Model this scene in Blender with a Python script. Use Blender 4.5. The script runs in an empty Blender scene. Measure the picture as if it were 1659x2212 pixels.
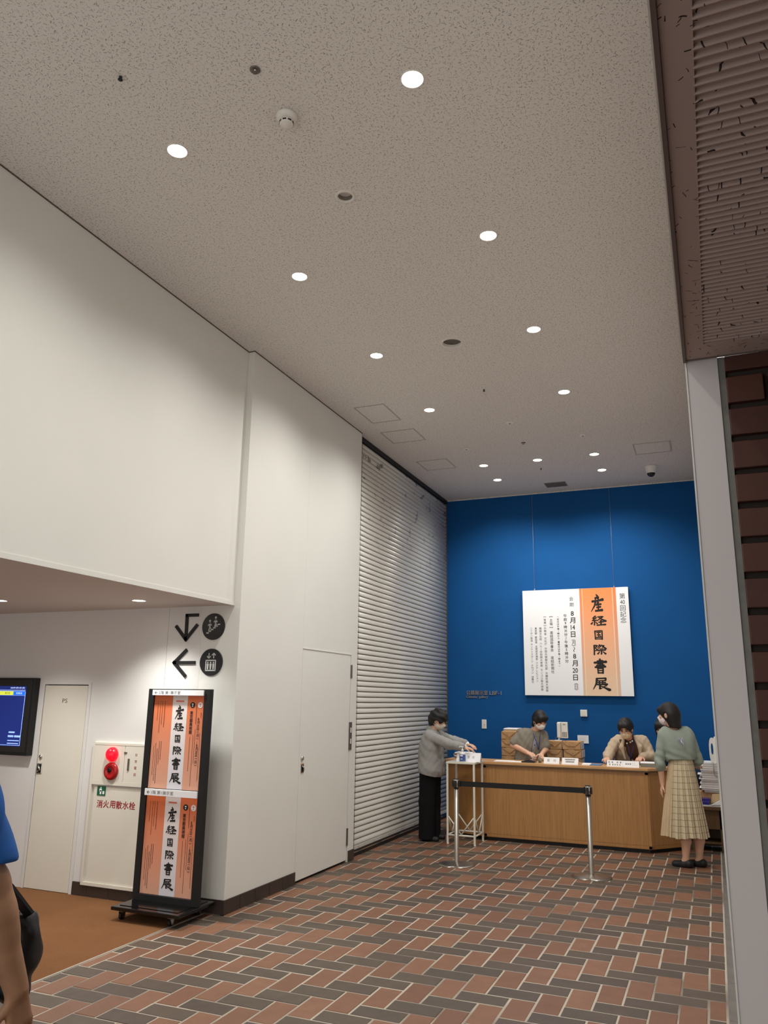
import bpy, bmesh, math, random
import numpy as np
from mathutils import Vector, Matrix
random.seed(7)
SC = bpy.context.scene
COL = SC.collection
# ------------------------------------------------------------------ camera
F, YAW, PIT, ROL, PCX, PCY, EYE = 1674.3458, -.393851211, .232489863, .0137054493, 835.169, 1113.989, 1.58
IW, IH = 1659, 2212
_f = Vector((math.sin(YAW)*math.cos(PIT), math.cos(YAW)*math.cos(PIT), math.sin(PIT)))
_r = Vector((math.cos(YAW), -math.sin(YAW), 0)); _u = _r.cross(_f)
_r2 = _r*math.cos(ROL)+_u*math.sin(ROL); _u2 = _u*math.cos(ROL)-_r*math.sin(ROL)
cam = bpy.data.cameras.new('camera'); camo = bpy.data.objects.new('camera', cam); COL.objects.link(camo)
camo.matrix_world = Matrix(((_r2.x, _u2.x, -_f.x, 0), (_r2.y, _u2.y, -_f.y, 0), (_r2.z, _u2.z, -_f.z, EYE), (0, 0, 0, 1)))
cam.sensor_fit = 'VERTICAL'; cam.sensor_height = 36; cam.sensor_width = 36*IW/IH
cam.lens = F*36/IH
cam.shift_x = -(PCX-IW/2)/IH; cam.shift_y = (PCY-IH/2)/IH
cam.clip_start = .05; cam.clip_end = 100
SC.camera = camo
# ------------------------------------------------------------------ world + exposure
WD = bpy.data.worlds.new('world'); SC.world = WD; WD.use_nodes = True
_bg = WD.node_tree.nodes['Background']; _bg.inputs[0].default_value = (1.0, .995, .985, 1); _bg.inputs[1].default_value = .88
VS = SC.view_settings
VS.view_transform = 'Standard'; VS.look = 'None'; VS.gamma = 1; VS.use_curve_mapping = False; VS.exposure = 0.64
HALL_W, WASH_W, REC_W, LOBBY_W = 43, 42, 56, 25        # lamp powers
LAMP_COL = (1, .985, .94)

# ------------------------------------------------------------------ helpers
def lin(c):
    o = []
    for v in c[:3]:
        v /= 255
        o.append(v/12.92 if v <= .04045 else ((v+.055)/1.055)**2.4)
    return (*o, 1)
MATS = {}
class NT:
    def __init__(s, m): s.t = m.node_tree; s.b = s.t.nodes['Principled BSDF']
    def n(s, typ, **kw):
        nd = s.t.nodes.new(typ)
        for k, v in kw.items(): setattr(nd, k, v)
        return nd
    def l(s, a, b): s.t.links.new(a, b)
    def math(s, op, a, b=None, c=None):
        nd = s.n('ShaderNodeMath', operation=op)
        for i, v in enumerate((a, b, c)):
            if v is None: continue
            if isinstance(v, (int, float)): nd.inputs[i].default_value = v
            else: s.l(v, nd.inputs[i])
        return nd.outputs[0]
    def mix(s, f, a, b, mode='MIX'):
        nd = s.n('ShaderNodeMix', data_type='RGBA', blend_type=mode)
        for k, v in ((0, f), (6, a), (7, b)):
            if isinstance(v, (int, float)): nd.inputs[k].default_value = v
            elif isinstance(v, tuple): nd.inputs[k].default_value = v
            else: s.l(v, nd.inputs[k])
        return nd.outputs[2]
    def coord(s, scale=(1, 1, 1), kind='Object', rot=(0, 0, 0)):
        tc = s.n('ShaderNodeTexCoord'); mp = s.n('ShaderNodeMapping')
        mp.inputs['Scale'].default_value = scale; mp.inputs['Rotation'].default_value = rot
        s.l(tc.outputs[kind], mp.inputs[0]); return mp.outputs[0]
    def noise(s, vec, scale, detail=3, rough=.5):
        nd = s.n('ShaderNodeTexNoise'); nd.inputs['Scale'].default_value = scale
        nd.inputs['Detail'].default_value = detail; nd.inputs['Roughness'].default_value = rough
        if vec is not None: s.l(vec, nd.inputs['Vector'])
        return nd.outputs[0]
    def ramp(s, fac, stops):
        nd = s.n('ShaderNodeValToRGB'); e = nd.color_ramp.elements
        while len(e) < len(stops): e.new(.5)
        for i, (p, c) in enumerate(stops): e[i].position = p; e[i].color = c
        s.l(fac, nd.inputs[0]); return nd.outputs[0]
    def bump(s, h, strength, dist=.005):
        nd = s.n('ShaderNodeBump'); nd.inputs['Strength'].default_value = strength; nd.inputs['Distance'].default_value = dist
        s.l(h, nd.inputs['Height']); s.l(nd.outputs[0], s.b.inputs['Normal'])
def mat(name, col, rough=.6, metal=0., var=0., vscale=8, bump=0., bscale=60, bdist=.003, emit=None, spec=None, stretch=(1, 1, 1)):
    if name in MATS: return MATS[name]
    m = bpy.data.materials.new(name); m.use_nodes = True; t = NT(m)
    c = lin(col)
    t.b.inputs['Base Color'].default_value = c; t.b.inputs['Roughness'].default_value = rough; t.b.inputs['Metallic'].default_value = metal
    if spec is not None: t.b.inputs['Specular IOR Level'].default_value = spec
    if var or bump:
        v = t.coord(stretch)
    if var:
        n = t.noise(v, vscale, 4)
        dark = tuple(x*(1-var) for x in c[:3])+(1,); lite = tuple(min(1, x*(1+var)) for x in c[:3])+(1,)
        t.l(t.ramp(n, [(.3, dark), (.7, lite)]), t.b.inputs['Base Color'])
    if bump: t.bump(t.noise(v, bscale, 3), bump, bdist)
    if emit:
        t.b.inputs['Emission Color'].default_value = lin(emit[0]) if max(emit[0]) > 1 else (*emit[0], 1)
        t.b.inputs['Emission Strength'].default_value = emit[1]
    MATS[name] = m; return m
def newmat(name):
    m = bpy.data.materials.new(name); m.use_nodes = True; MATS[name] = m; return m, NT(m)

def bx(bm, x0, x1, y0, y1, z0, z1, bev=0):
    t = bmesh.new() if bev else bm
    v = [t.verts.new(p) for p in ((x0, y0, z0), (x1, y0, z0), (x1, y1, z0), (x0, y1, z0), (x0, y0, z1), (x1, y0, z1), (x1, y1, z1), (x0, y1, z1))]
    fs = [t.faces.new([v[i] for i in q]) for q in ((3, 2, 1, 0), (4, 5, 6, 7), (0, 1, 5, 4), (1, 2, 6, 5), (2, 3, 7, 6), (3, 0, 4, 7))]
    if bev:
        bmesh.ops.bevel(t, geom=list(t.edges), offset=bev, segments=2, affect='EDGES', profile=.5)
        merge(bm, t)
    return bm
def merge(bm, t, mtx=None):
    if mtx is not None: bmesh.ops.transform(t, matrix=mtx, verts=t.verts)
    mp = {v: bm.verts.new(v.co) for v in t.verts}
    for f in t.faces:
        try:
            g = bm.faces.new([mp[v] for v in f.verts]); g.smooth = f.smooth; g.material_index = f.material_index
        except ValueError: pass
    t.free()
def frame_of(d):
    d = Vector(d).normalized(); a = Vector((0, 0, 1)) if abs(d.z) < .9 else Vector((1, 0, 0))
    x = d.cross(a).normalized(); return x, d.cross(x).normalized(), d
def ring(bm, c, x, y, r, n, r2=None):
    r2 = r if r2 is None else r2
    return [bm.verts.new(Vector(c)+x*(r*math.cos(2*math.pi*i/n))+y*(r2*math.sin(2*math.pi*i/n))) for i in range(n)]
def tube(bm, pts, r, n=10, cap=True, closed=False):
    pts = [Vector(p) for p in pts]; m = len(pts)
    rs = r if isinstance(r, (list, tuple)) else [r]*m
    prev = None; x = None
    for i, p in enumerate(pts):
        if closed: d = pts[(i+1) % m]-pts[i-1]
        else: d = pts[min(i+1, m-1)]-pts[max(i-1, 0)]
        d.normalize()
        if x is None: x, y, _ = frame_of(d)
        else:
            x = (x-d*x.dot(d)).normalized(); y = d.cross(x)
        rg = ring(bm, p, x, y, rs[i], n)
        if prev:
            for k in range(n):
                f = bm.faces.new((prev[k], prev[(k+1) % n], rg[(k+1) % n], rg[k])); f.smooth = True
        else: first = rg
        prev = rg
    if closed:
        for k in range(n):
            f = bm.faces.new((prev[k], prev[(k+1) % n], first[(k+1) % n], first[k])); f.smooth = True
    elif cap:
        bm.faces.new(first[::-1]); bm.faces.new(prev)
    return bm
def lathe(bm, prof, c, axis=(0, 0, 1), n=24, smooth=True, capends=True):
    """prof: list of (radius, distance along axis)"""
    x, y, d = frame_of(axis); c = Vector(c); prev = None
    for r, h in prof:
        rg = ring(bm, c+d*h, x, y, max(r, 1e-4), n)
        if prev:
            for k in range(n):
                f = bm.faces.new((prev[k], prev[(k+1) % n], rg[(k+1) % n], rg[k])); f.smooth = smooth
        elif capends: bm.faces.new(rg[::-1])
        prev = rg
    if capends: bm.faces.new(prev)
    return bm
def prism(bm, poly, z0, z1):
    a = [bm.verts.new((x, y, z0)) for x, y in poly]; b = [bm.verts.new((x, y, z1)) for x, y in poly]; n = len(poly)
    bm.faces.new(a[::-1]); bm.faces.new(b)
    for i in range(n): bm.faces.new((a[i], a[(i+1) % n], b[(i+1) % n], b[i]))
    return bm
def plate(bm, poly, o, ux, uy, d):
    """polygon in the (ux,uy) plane at o, extruded by d along ux x uy"""
    o, ux, uy = Vector(o), Vector(ux), Vector(uy); nn = ux.cross(uy).normalized()*d; n = len(poly)
    a = [bm.verts.new(o+ux*p[0]+uy*p[1]) for p in poly]; b = [bm.verts.new(o+ux*p[0]+uy*p[1]+nn) for p in poly]
    bm.faces.new(a[::-1]); bm.faces.new(b)
    for i in range(n): bm.faces.new((a[i], a[(i+1) % n], b[(i+1) % n], b[i]))
    return bm
def B(): return bmesh.new()
def mesh_of(bm, name='mesh', fix=True):
    if fix: bmesh.ops.recalc_face_normals(bm, faces=bm.faces)
    me = bpy.data.meshes.new(name); bm.to_mesh(me); bm.free(); return me
def link(name, me, m, parent=None):
    o = bpy.data.objects.new(name, me); COL.objects.link(o)
    if m is not None and me is not None:
        for q in (m if isinstance(m, (list, tuple)) else [m]): me.materials.append(q)
    if parent is not None:
        o.parent = parent; o.matrix_parent_inverse = Matrix.Translation(-Vector(parent.get('_loc', (0, 0, 0))))
    return o
def obj(name, bm, m, parent=None, fix=True): return link(name, mesh_of(bm, name, fix), m, parent)
def loc0(o, loc=(0, 0, 0)): o['_loc'] = loc; return o
def thing(name, loc, label, cat, group=None):
    o = bpy.data.objects.new(name, None); COL.objects.link(o); o.location = loc; o.empty_display_size = .1
    o['_loc'] = tuple(loc); o['label'] = label; o['category'] = cat
    if group: o['group'] = group
    return o
def tag(o, label, cat, group=None):
    o['label'] = label; o['category'] = cat
    if group: o['group'] = group
    if '_loc' not in o: o['_loc'] = (0., 0., 0.)
    return o
def struct(name, bm, m, label=None, parent=None):
    o = obj(name, bm, m, parent); o['kind'] = 'structure'; o['_loc'] = (0., 0., 0.)
    if label: o['label'] = label
    return o
def dup(root, delta, label=None, group=None, parent=None):
    r = root.copy(); COL.objects.link(r); r.location = Vector(root.location)+Vector(delta)
    if label: r['label'] = label
    if group: r['group'] = group
    for ch in list(root.children):
        c = ch.copy(); COL.objects.link(c); c.parent = r
        for g in ch.children:
            d = g.copy(); COL.objects.link(d); d.parent = c
    return r
# lettering ---------------------------------------------------------------
_fc = {}
def glyph_mesh(s):
    if s not in _fc:
        c = bpy.data.curves.new('t', 'FONT'); c.body = s; c.size = 1; c.resolution_u = 2; c.align_x = 'CENTER'; c.align_y = 'CENTER'
        o = bpy.data.objects.new('t', c); COL.objects.link(o)
        me = bpy.data.meshes.new_from_object(o.evaluated_get(bpy.context.evaluated_depsgraph_get()))
        vs = [tuple(v.co) for v in me.vertices]; fs = [tuple(p.vertices) for p in me.polygons]
        bpy.data.objects.remove(o); bpy.data.curves.remove(c); bpy.data.meshes.remove(me)
        if vs:
            xs = [v[0] for v in vs]; ys = [v[1] for v in vs]
            bb = (min(xs), max(xs), min(ys), max(ys))
        else: bb = (0, 0, 0, 0)
        _fc[s] = (vs, fs, bb)
    return _fc[s]
def letters(bm, s, o, ux, uy, h, lift=.001, depth=0, bold=0, box=None, sx=1.0):
    """put string s centred at o; h = em size (or box=(w,h) to fit exactly)"""
    vs, fs, bb = glyph_mesh(s)
    if not vs: return
    o, ux, uy = Vector(o), Vector(ux).normalized(), Vector(uy).normalized(); nn = ux.cross(uy)
    cx, cy = (bb[0]+bb[1])/2, (bb[2]+bb[3])/2
    if box: kx = box[0]/max(1e-6, bb[1]-bb[0]); ky = box[1]/max(1e-6, bb[3]-bb[2])
    else: kx = h*sx; ky = h
    offs = [(0, 0)] if not bold else [(-bold, 0), (bold, 0), (0, bold), (0, -bold)]
    for j, (bxo, byo) in enumerate(offs):
        t = bmesh.new()
        ver = [t.verts.new(o+ux*((x-cx)*kx+bxo)+uy*((y-cy)*ky+byo)+nn*(lift+j*1e-5)) for x, y, z in vs]
        for f in fs:
            try: t.faces.new([ver[i] for i in f])
            except ValueError: pass
        if depth:
            r = bmesh.ops.extrude_face_region(t, geom=list(t.faces))
            bmesh.ops.translate(t, vec=nn*depth, verts=[g for g in r['geom'] if isinstance(g, bmesh.types.BMVert)])
        merge(bm, t)
def column(bm, s, top, ux, uy, pitch, h, bold=0, lift=.001):
    """vertical writing; tokens split by | are set as one character"""
    toks = s.split('|') if '|' in s else list(s)
    p = Vector(top); uy = Vector(uy); ux = Vector(ux)
    for tk in toks:
        if tk == ' ': p = p-uy*pitch*.6; continue
        if tk in '()（）【】「」〜ー～~-': letters(bm, tk, p, -uy, ux, h, lift, bold=bold)
        else: letters(bm, tk, p, ux, uy, h, lift, bold=bold, sx=.8 if len(tk) > 1 else 1)
        p = p-uy*pitch
BRUSH = {
 'san': [[(46, 99, 5), (54, 90, 8)], [(36, 80, 6), (62, 85, 8), (55, 68, 4)], [(38, 81, 6), (41, 66, 5)], [(14, 62, 7), (55, 66, 6), (93, 71, 9)], [(40, 65, 8), (31, 38, 7), (4, 6, 2)],
         [(53, 55, 6), (45, 41, 3)], [(42, 42, 5), (78, 46, 6)], [(59, 56, 7), (58, 12, 6)], [(46, 28, 5), (74, 31, 6)], [(36, 9, 6), (86, 13, 8)]],
 'kei': [[(33, 96, 7), (15, 76, 5), (33, 73, 5)], [(39, 82, 6), (11, 53, 5), (41, 57, 6)], [(28, 52, 7), (26, 10, 5)], [(14, 38, 4), (6, 22, 8)], [(37, 37, 4), (44, 25, 7)],
         [(50, 88, 6), (84, 91, 8), (44, 50, 3)], [(58, 80, 4), (99, 47, 11)], [(56, 37, 6), (86, 41, 7)], [(70, 53, 8), (69, 12, 6)], [(44, 9, 7), (97, 14, 9)]],
 'koku': [[(13, 90, 8), (15, 7, 7)], [(13, 89, 7), (86, 92, 9), (85, 5, 8)], [(15, 9, 6), (85, 9, 7)], [(31, 74, 6), (70, 76, 6)], [(33, 50, 6), (67, 52, 6)], [(26, 25, 7), (74, 27, 7)], [(50, 76, 7), (49, 25, 6)], [(61, 43, 4), (68, 34, 7)]],
 'sai': [[(13, 92, 8), (11, 4, 6)], [(13, 92, 7), (35, 91, 7), (22, 66, 5), (37, 49, 7), (16, 41, 4)], [(53, 97, 7), (37, 68, 3)], [(51, 89, 5), (63, 88, 6), (41, 57, 3)], [(66, 95, 5), (98, 60, 10)], [(70, 88, 5), (87, 91, 6), (71, 70, 3)],
         [(56, 58, 5), (78, 60, 5)], [(41, 44, 7), (93, 48, 8)], [(66, 46, 7), (66, 8, 6), (57, 13, 2)], [(52, 32, 4), (38, 13, 8)], [(77, 32, 4), (95, 13, 9)]],
 'sho': [[(30, 87, 5), (71, 89, 7), (70, 66, 5)], [(8, 75, 8), (96, 81, 10)], [(30, 66, 5), (70, 67, 5)], [(22, 55, 5), (80, 58, 6)], [(50, 99, 8), (49, 44, 7)], [(13, 43, 7), (89, 47, 8)], [(32, 36, 7), (33, 1, 6)], [(32, 35, 6), (71, 37, 8), (69, 1, 7)], [(33, 19, 5), (69, 20, 5)], [(33, 3, 6), (69, 3, 6)]],
 'ten': [[(26, 92, 6), (80, 95, 8), (77, 75, 5)], [(27, 74, 5), (78, 76, 6)], [(27, 92, 8), (22, 50, 7), (2, 4, 2)], [(41, 67, 6), (41, 46, 5)], [(60, 68, 6), (59, 46, 5)], [(31, 58, 5), (76, 60, 6)], [(28, 43, 6), (86, 47, 8)], [(44, 44, 7), (42, 9, 7), (58, 18, 2)], [(48, 33, 4), (99, 2, 12)], [(81, 36, 6), (60, 25, 3)]],
}
BRUSH_ORDER = ['san', 'kei', 'koku', 'sai', 'sho', 'ten']
BRUSH_W = {'san': .95, 'kei': 1.05, 'koku': .68, 'sai': .92, 'sho': .92, 'ten': 1.15}
BRUSH_H = {'san': 1.29, 'kei': .74, 'koku': .69, 'sai': .74, 'sho': .98, 'ten': .86}
def brush(bm, key, o, ux, uy, w, h, lift):
    o, ux, uy = Vector(o), Vector(ux).normalized(), Vector(uy).normalized(); nn = ux.cross(uy)
    z = lift
    for st in BRUSH[key]:
        # resample smoothly
        pts = []
        for i in range(len(st)-1):
            a, b = st[i], st[i+1]
            for k in range(6):
                t = k/6
                pts.append(tuple(a[j]*(1-t)+b[j]*t for j in range(3)))
        pts.append(st[-1])
        L = []; R = []
        n = len(pts)
        for i, p in enumerate(pts):
            q0 = pts[max(0, i-1)]; q1 = pts[min(n-1, i+1)]
            dx, dy = q1[0]-q0[0], q1[1]-q0[1]; l = math.hypot(dx, dy) or 1
            wd = p[2]*.98*(1-.15*math.sin(math.pi*i/(n-1)))
            L.append((p[0]-dy/l*wd, p[1]+dx/l*wd)); R.append((p[0]+dy/l*wd, p[1]-dx/l*wd))
        def cap(p, q, wd):
            dx, dy = p[0]-q[0], p[1]-q[1]; l = math.hypot(dx, dy) or 1; dx /= l; dy /= l
            return [(p[0]+wd*(dx*math.sin(a)-dy*math.cos(a)), p[1]+wd*(dy*math.sin(a)+dx*math.cos(a))) for a in (math.pi*.25, math.pi*.5, math.pi*.75)]
        e = cap(pts[-1], pts[-2], pts[-1][2]*.88); s = cap(pts[0], pts[1], pts[0][2]*.88)
        V = lambda p: bm.verts.new(o+ux*((p[0]-50)/100*w)+uy*((p[1]-50)/100*h)+nn*z)
        lv = [V(p) for p in L]; rv = [V(p) for p in R]
        for i in range(n-1): bm.faces.new((lv[i], lv[i+1], rv[i+1], rv[i]))
        ev = [V(p) for p in e]; bm.faces.new([lv[-1], *ev, rv[-1]])
        sv = [V(p) for p in s]; bm.faces.new([rv[0], *sv, lv[0]])
        z += 2e-5
# ---------------------------------------------------------------- implicit surfaces for people and soft things
class Fld:
    def __init__(s, lo, hi, res=.0065):
        s.lo = np.array(lo, np.float32); s.res = res
        s.n = [int(math.ceil((hi[i]-lo[i])/res))+1 for i in range(3)]
        s.D = np.full(s.n, .5, np.float32)
        s.ax = [s.lo[i]+res*np.arange(s.n[i], dtype=np.float32) for i in range(3)]
    def sl(s, lo, hi):
        a = [max(0, int((lo[i]-s.lo[i])/s.res)) for i in range(3)]; b = [min(s.n[i], int((hi[i]-s.lo[i])/s.res)+2) for i in range(3)]
        if any(b[i] <= a[i] for i in range(3)): return None
        return tuple(slice(a[i], b[i]) for i in range(3))
    def g(s, q): return np.meshgrid(*[s.ax[i][q[i]] for i in range(3)], indexing='ij', sparse=True)
    def put(s, q, d, k, op='u'):
        D = s.D[q]
        if op == 'u':
            if k > 0:
                h = np.maximum(k-np.abs(D-d), 0)/k; s.D[q] = np.minimum(D, d)-h*h*k*.25
            else: s.D[q] = np.minimum(D, d)
        else: s.D[q] = np.maximum(D, -d)
    def cap(s, a, b, ra, rb=None, k=.02, op='u'):
        rb = ra if rb is None else rb
        a = np.array(a, np.float32); b = np.array(b, np.float32); R = max(ra, rb)+k+.03
        q = s.sl(np.minimum(a, b)-R, np.maximum(a, b)+R)
        if q is None: return s
        x, y, z = s.g(q); d = b-a; L = float(d@d)+1e-9
        t = np.clip(((x-a[0])*d[0]+(y-a[1])*d[1]+(z-a[2])*d[2])/L, 0, 1)
        dist = np.sqrt((x-a[0]-t*d[0])**2+(y-a[1]-t*d[1])**2+(z-a[2]-t*d[2])**2)-(ra+(rb-ra)*t)
        s.put(q, dist, k, op); return s
    def ell(s, c, r, ax=None, k=.02, op='u'):
        c = np.array(c, np.float32); R = max(r)+k+.03; q = s.sl(c-R, c+R)
        if q is None: return s
        x, y, z = s.g(q); x = x-c[0]; y = y-c[1]; z = z-c[2]
        if ax is None: X, Y, Z = x, y, z
        else: X, Y, Z = [x*float(A[0])+y*float(A[1])+z*float(A[2]) for A in ax]
        k0 = np.sqrt((X/r[0])**2+(Y/r[1])**2+(Z/r[2])**2); k1 = np.sqrt((X/r[0]**2)**2+(Y/r[1]**2)**2+(Z/r[2]**2)**2)+1e-6
        s.put(q, (k0*(k0-1)/k1).astype(np.float32), k, op); return s
    def cut(s, p, n):
        """keep the side opposite to n"""
        n = np.array(n, float); n /= np.linalg.norm(n); x, y, z = s.g((slice(None),)*3)
        s.D = np.maximum(s.D, ((x-p[0])*n[0]+(y-p[1])*n[1]+(z-p[2])*n[2]).astype(np.float32)); return s
    def wrinkle(s, fn):
        x, y, z = s.g((slice(None),)*3); s.D = s.D+fn(x, y, z).astype(np.float32); return s
    def mesh(s):
        D = s.D; S = D < 0; nx, ny, nz = D.shape
        cs = [(i, j, k) for i in (0, 1) for j in (0, 1) for k in (0, 1)]
        cnt = np.zeros((nx-1, ny-1, nz-1), np.int8)
        for i, j, k in cs: cnt += S[i:nx-1+i, j:ny-1+j, k:nz-1+k]
        I = np.argwhere((cnt > 0) & (cnt < 8)); M = len(I)
        val = {c: D[I[:, 0]+c[0], I[:, 1]+c[1], I[:, 2]+c[2]] for c in cs}
        acc = np.zeros((M, 3)); num = np.zeros(M)
        for c in cs:
            for a in range(3):
                if c[a]: continue
                e = list(c); e[a] = 1; e = tuple(e)
                v0, v1 = val[c], val[e]; m = (v0 < 0) != (v1 < 0)
                t = np.where(m, v0/np.where(m, v0-v1, 1), 0)
                p = np.tile(np.array(c, float), (M, 1)); p[:, a] += t
                acc += p*m[:, None]; num += m
        V = s.lo+(I+acc/num[:, None])*s.res
        ids = np.full((nx-1, ny-1, nz-1), -1, np.int64); ids[I[:, 0], I[:, 1], I[:, 2]] = np.arange(M)
        Q = []
        for a in range(3):
            sh = [nx, ny, nz]; A = [slice(None)]*3; Bq = [slice(None)]*3; A[a] = slice(0, sh[a]-1); Bq[a] = slice(1, sh[a])
            ch = np.argwhere(S[tuple(A)] != S[tuple(Bq)]); b, c = (a+1) % 3, (a+2) % 3
            ok = (ch[:, b] > 0) & (ch[:, c] > 0) & (ch[:, b] < sh[b]-1) & (ch[:, c] < sh[c]-1); ch = ch[ok]
            def at(db, dc):
                w = ch.copy(); w[:, b] += db; w[:, c] += dc; return ids[w[:, 0], w[:, 1], w[:, 2]]
            q = np.stack([at(-1, -1), at(0, -1), at(0, 0), at(-1, 0)], 1)
            fl = ~S[ch[:, 0], ch[:, 1], ch[:, 2]]; q[fl] = q[fl][:, ::-1]
            Q.append(q)
        return V, np.concatenate(Q)
    def obj(s, name, m, parent=None):
        V, Q = s.mesh(); me = bpy.data.meshes.new(name)
        me.from_pydata(V.tolist(), [], Q.tolist()); me.polygons.foreach_set('use_smooth', [True]*len(me.polygons)); me.update()
        return link(name, me, m, parent)
# ------------------------------------------------------------------ materials
def fissure_mat(name, base, mark, scale, amount, rough=.85, big=False):
    m, t = newmat(name)
    v = t.n('ShaderNodeNewGeometry').outputs['Position']
    masks = []
    for i, (sc, off) in enumerate(((scale, 0.), (scale*.73, 3.7))):
        mp = t.n('ShaderNodeVectorMath', operation='ADD'); mp.inputs[1].default_value = (off, off*1.3, 0); t.l(v, mp.inputs[0])
        sp = t.n('ShaderNodeVectorMath', operation='MULTIPLY'); sp.inputs[1].default_value = (sc, sc, 0); t.l(mp.outputs[0], sp.inputs[0])
        vo = t.n('ShaderNodeTexVoronoi'); vo.voronoi_dimensions = '2D'; vo.inputs['Scale'].default_value = 1; t.l(sp.outputs[0], vo.inputs['Vector'])
        sub = t.n('ShaderNodeVectorMath', operation='SUBTRACT'); t.l(sp.outputs[0], sub.inputs[0]); t.l(vo.outputs['Position'], sub.inputs[1])
        sep = t.n('ShaderNodeSeparateColor'); t.l(vo.outputs['Color'], sep.inputs[0])
        wob = t.noise(sp.outputs[0], 2.2, 1)
        ang = t.math('ADD', t.math('MULTIPLY', sep.outputs[0], 3.1416), t.math('MULTIPLY', wob, 1.2))
        rot = t.n('ShaderNodeVectorRotate', rotation_type='Z_AXIS'); t.l(sub.outputs[0], rot.inputs['Vector']); t.l(ang, rot.inputs['Angle'])
        sx = t.n('ShaderNodeSeparateXYZ'); t.l(rot.outputs[0], sx.inputs[0])
        ln = t.math('MULTIPLY_ADD', sep.outputs[1], .30, .08)
        inx = t.math('LESS_THAN', t.math('ABSOLUTE', sx.outputs[0]), ln)
        wd = t.math('MULTIPLY_ADD', sep.outputs[2], .055, .02)
        iny = t.math('LESS_THAN', t.math('ABSOLUTE', sx.outputs[1]), wd)
        keep = t.math('LESS_THAN', sep.outputs[2], 1.1 if not big else .36)
        masks.append(t.math('MULTIPLY', t.math('MULTIPLY', inx, iny), keep))
    mk = t.math('MAXIMUM', *masks)
    grain = t.noise(v, 900, 2)
    c0 = t.mix(t.math('MULTIPLY', grain, .35), lin(base), lin(tuple(x*.82 for x in base)))
    t.l(t.mix(t.math('MULTIPLY', mk, amount), c0, lin(mark)), t.b.inputs['Base Color'])
    t.b.inputs['Roughness'].default_value = rough; t.b.inputs['Specular IOR Level'].default_value = .2
    t.bump(t.math('SUBTRACT', 1, mk), .5, .002)
    return m
M_ceil = fissure_mat('rockwool_board', (230, 225, 218), (104, 94, 84), 58, .75)
M_soff = fissure_mat('brown_rockwool_board', (196, 176, 168), (30, 20, 20), 34, .95, big=True)
M_white = mat('white_wall_paint', (226, 225, 218), .62, var=.02, vscale=1.6, bump=.05, bscale=240, bdist=.001)
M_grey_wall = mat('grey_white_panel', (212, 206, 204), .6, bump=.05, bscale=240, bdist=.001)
M_recess = mat('recess_wall_paint', (224, 222, 218), .62, bump=.04, bscale=240, bdist=.001)
M_blue = mat('blue_wall_cloth', (8, 80, 141), .8, var=.05, vscale=2.0, bump=.12, bscale=420, bdist=.001, spec=.25)
M_gap = mat('dark_joint', (30, 27, 26), .9)
M_trim_light = mat('pale_metal_trim', (205, 200, 190), .35, .6)
M_trim_brown = mat('brown_trim', (112, 98, 92), .5)
M_steel = mat('brushed_steel', (164, 158, 149), .33, 1.)
M_chrome = mat('chrome', (215, 213, 208), .14, 1.)
M_black = mat('gloss_black', (14, 14, 15), .16)
M_matblack = mat('matt_black', (15, 15, 16), .55)
M_print = mat('black_print', (18, 16, 16), .7)
M_paper = mat('white_paper', (244, 244, 245), .7)
M_plastic = mat('white_plastic', (232, 230, 224), .4)
M_cream = mat('cream_enamel', (226, 221, 207), .4)
M_kraft = mat('kraft_paper', (192, 150, 104), .75, var=.12, vscale=30, bump=.5, bscale=26, bdist=.012)
M_glass = mat('clear_glass', (240, 246, 244), .05); MATS['clear_glass'].node_tree.nodes['Principled BSDF'].inputs['Transmission Weight'].default_value = .92
def brick_mat(name, a, b, rough):
    m, t = newmat(name)
    oi = t.n('ShaderNodeObjectInfo'); ge = t.n('ShaderNodeNewGeometry')
    rnd = t.math('FRACT', t.math('ADD', oi.outputs['Random'], ge.outputs['Random Per Island']))
    c = t.mix(rnd, lin(a), lin(b))
    v = t.n('ShaderNodeTexCoord'); n1 = t.noise(ge.outputs['Position'], 9, 4); n2 = t.noise(ge.outputs['Position'], 160, 3)
    c = t.mix(t.math('MULTIPLY', n1, .55), c, lin(tuple(x*.72 for x in a)))
    c = t.mix(t.math('MULTIPLY', n2, .25), c, lin(tuple(min(255, x*1.22) for x in b)))
    t.l(c, t.b.inputs['Base Color'])
    t.l(t.math('MULTIPLY_ADD', n1, .25, rough-.12), t.b.inputs['Roughness'])
    t.bump(n2, .18, .002)
    return m
M_bred = brick_mat('red_paving_brick', (114, 77, 58), (140, 99, 74), .5)
M_bdark = brick_mat('dark_paving_brick', (78, 66, 57), (93, 80, 67), .5)
M_wbrick = brick_mat('dark_wall_brick', (70, 38, 29), (88, 49, 37), .6)
M_skirt_tile = brick_mat('dark_skirting_tile', (52, 42, 38), (66, 54, 48), .4)
M_grout, _t = newmat('pale_grout')
_g = _t.n('ShaderNodeNewGeometry'); _n = _t.noise(_g.outputs['Position'], 1.1, 3)
_t.l(_t.ramp(_n, [(.34, lin((124, 112, 100))), (.50, lin((182, 172, 156)))]), _t.b.inputs['Base Color']); _t.b.inputs['Roughness'].default_value = .85
M_mortar = mat('grey_mortar', (122, 120, 114), .9, var=.1, vscale=20, bump=.4, bscale=90)
M_kerb = mat('grey_stone', (112, 106, 100), .7, var=.15, vscale=7, bump=.15, bscale=120)
M_carpet, _t = newmat('rust_carpet')
_v = _t.coord(); _a = _t.noise(_v, 420, 4, .7); _b = _t.noise(_v, 5, 3)
_c = _t.ramp(_a, [(.3, lin((104, 68, 43))), (.5, lin((142, 98, 64))), (.72, lin((180, 136, 98)))])
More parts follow.
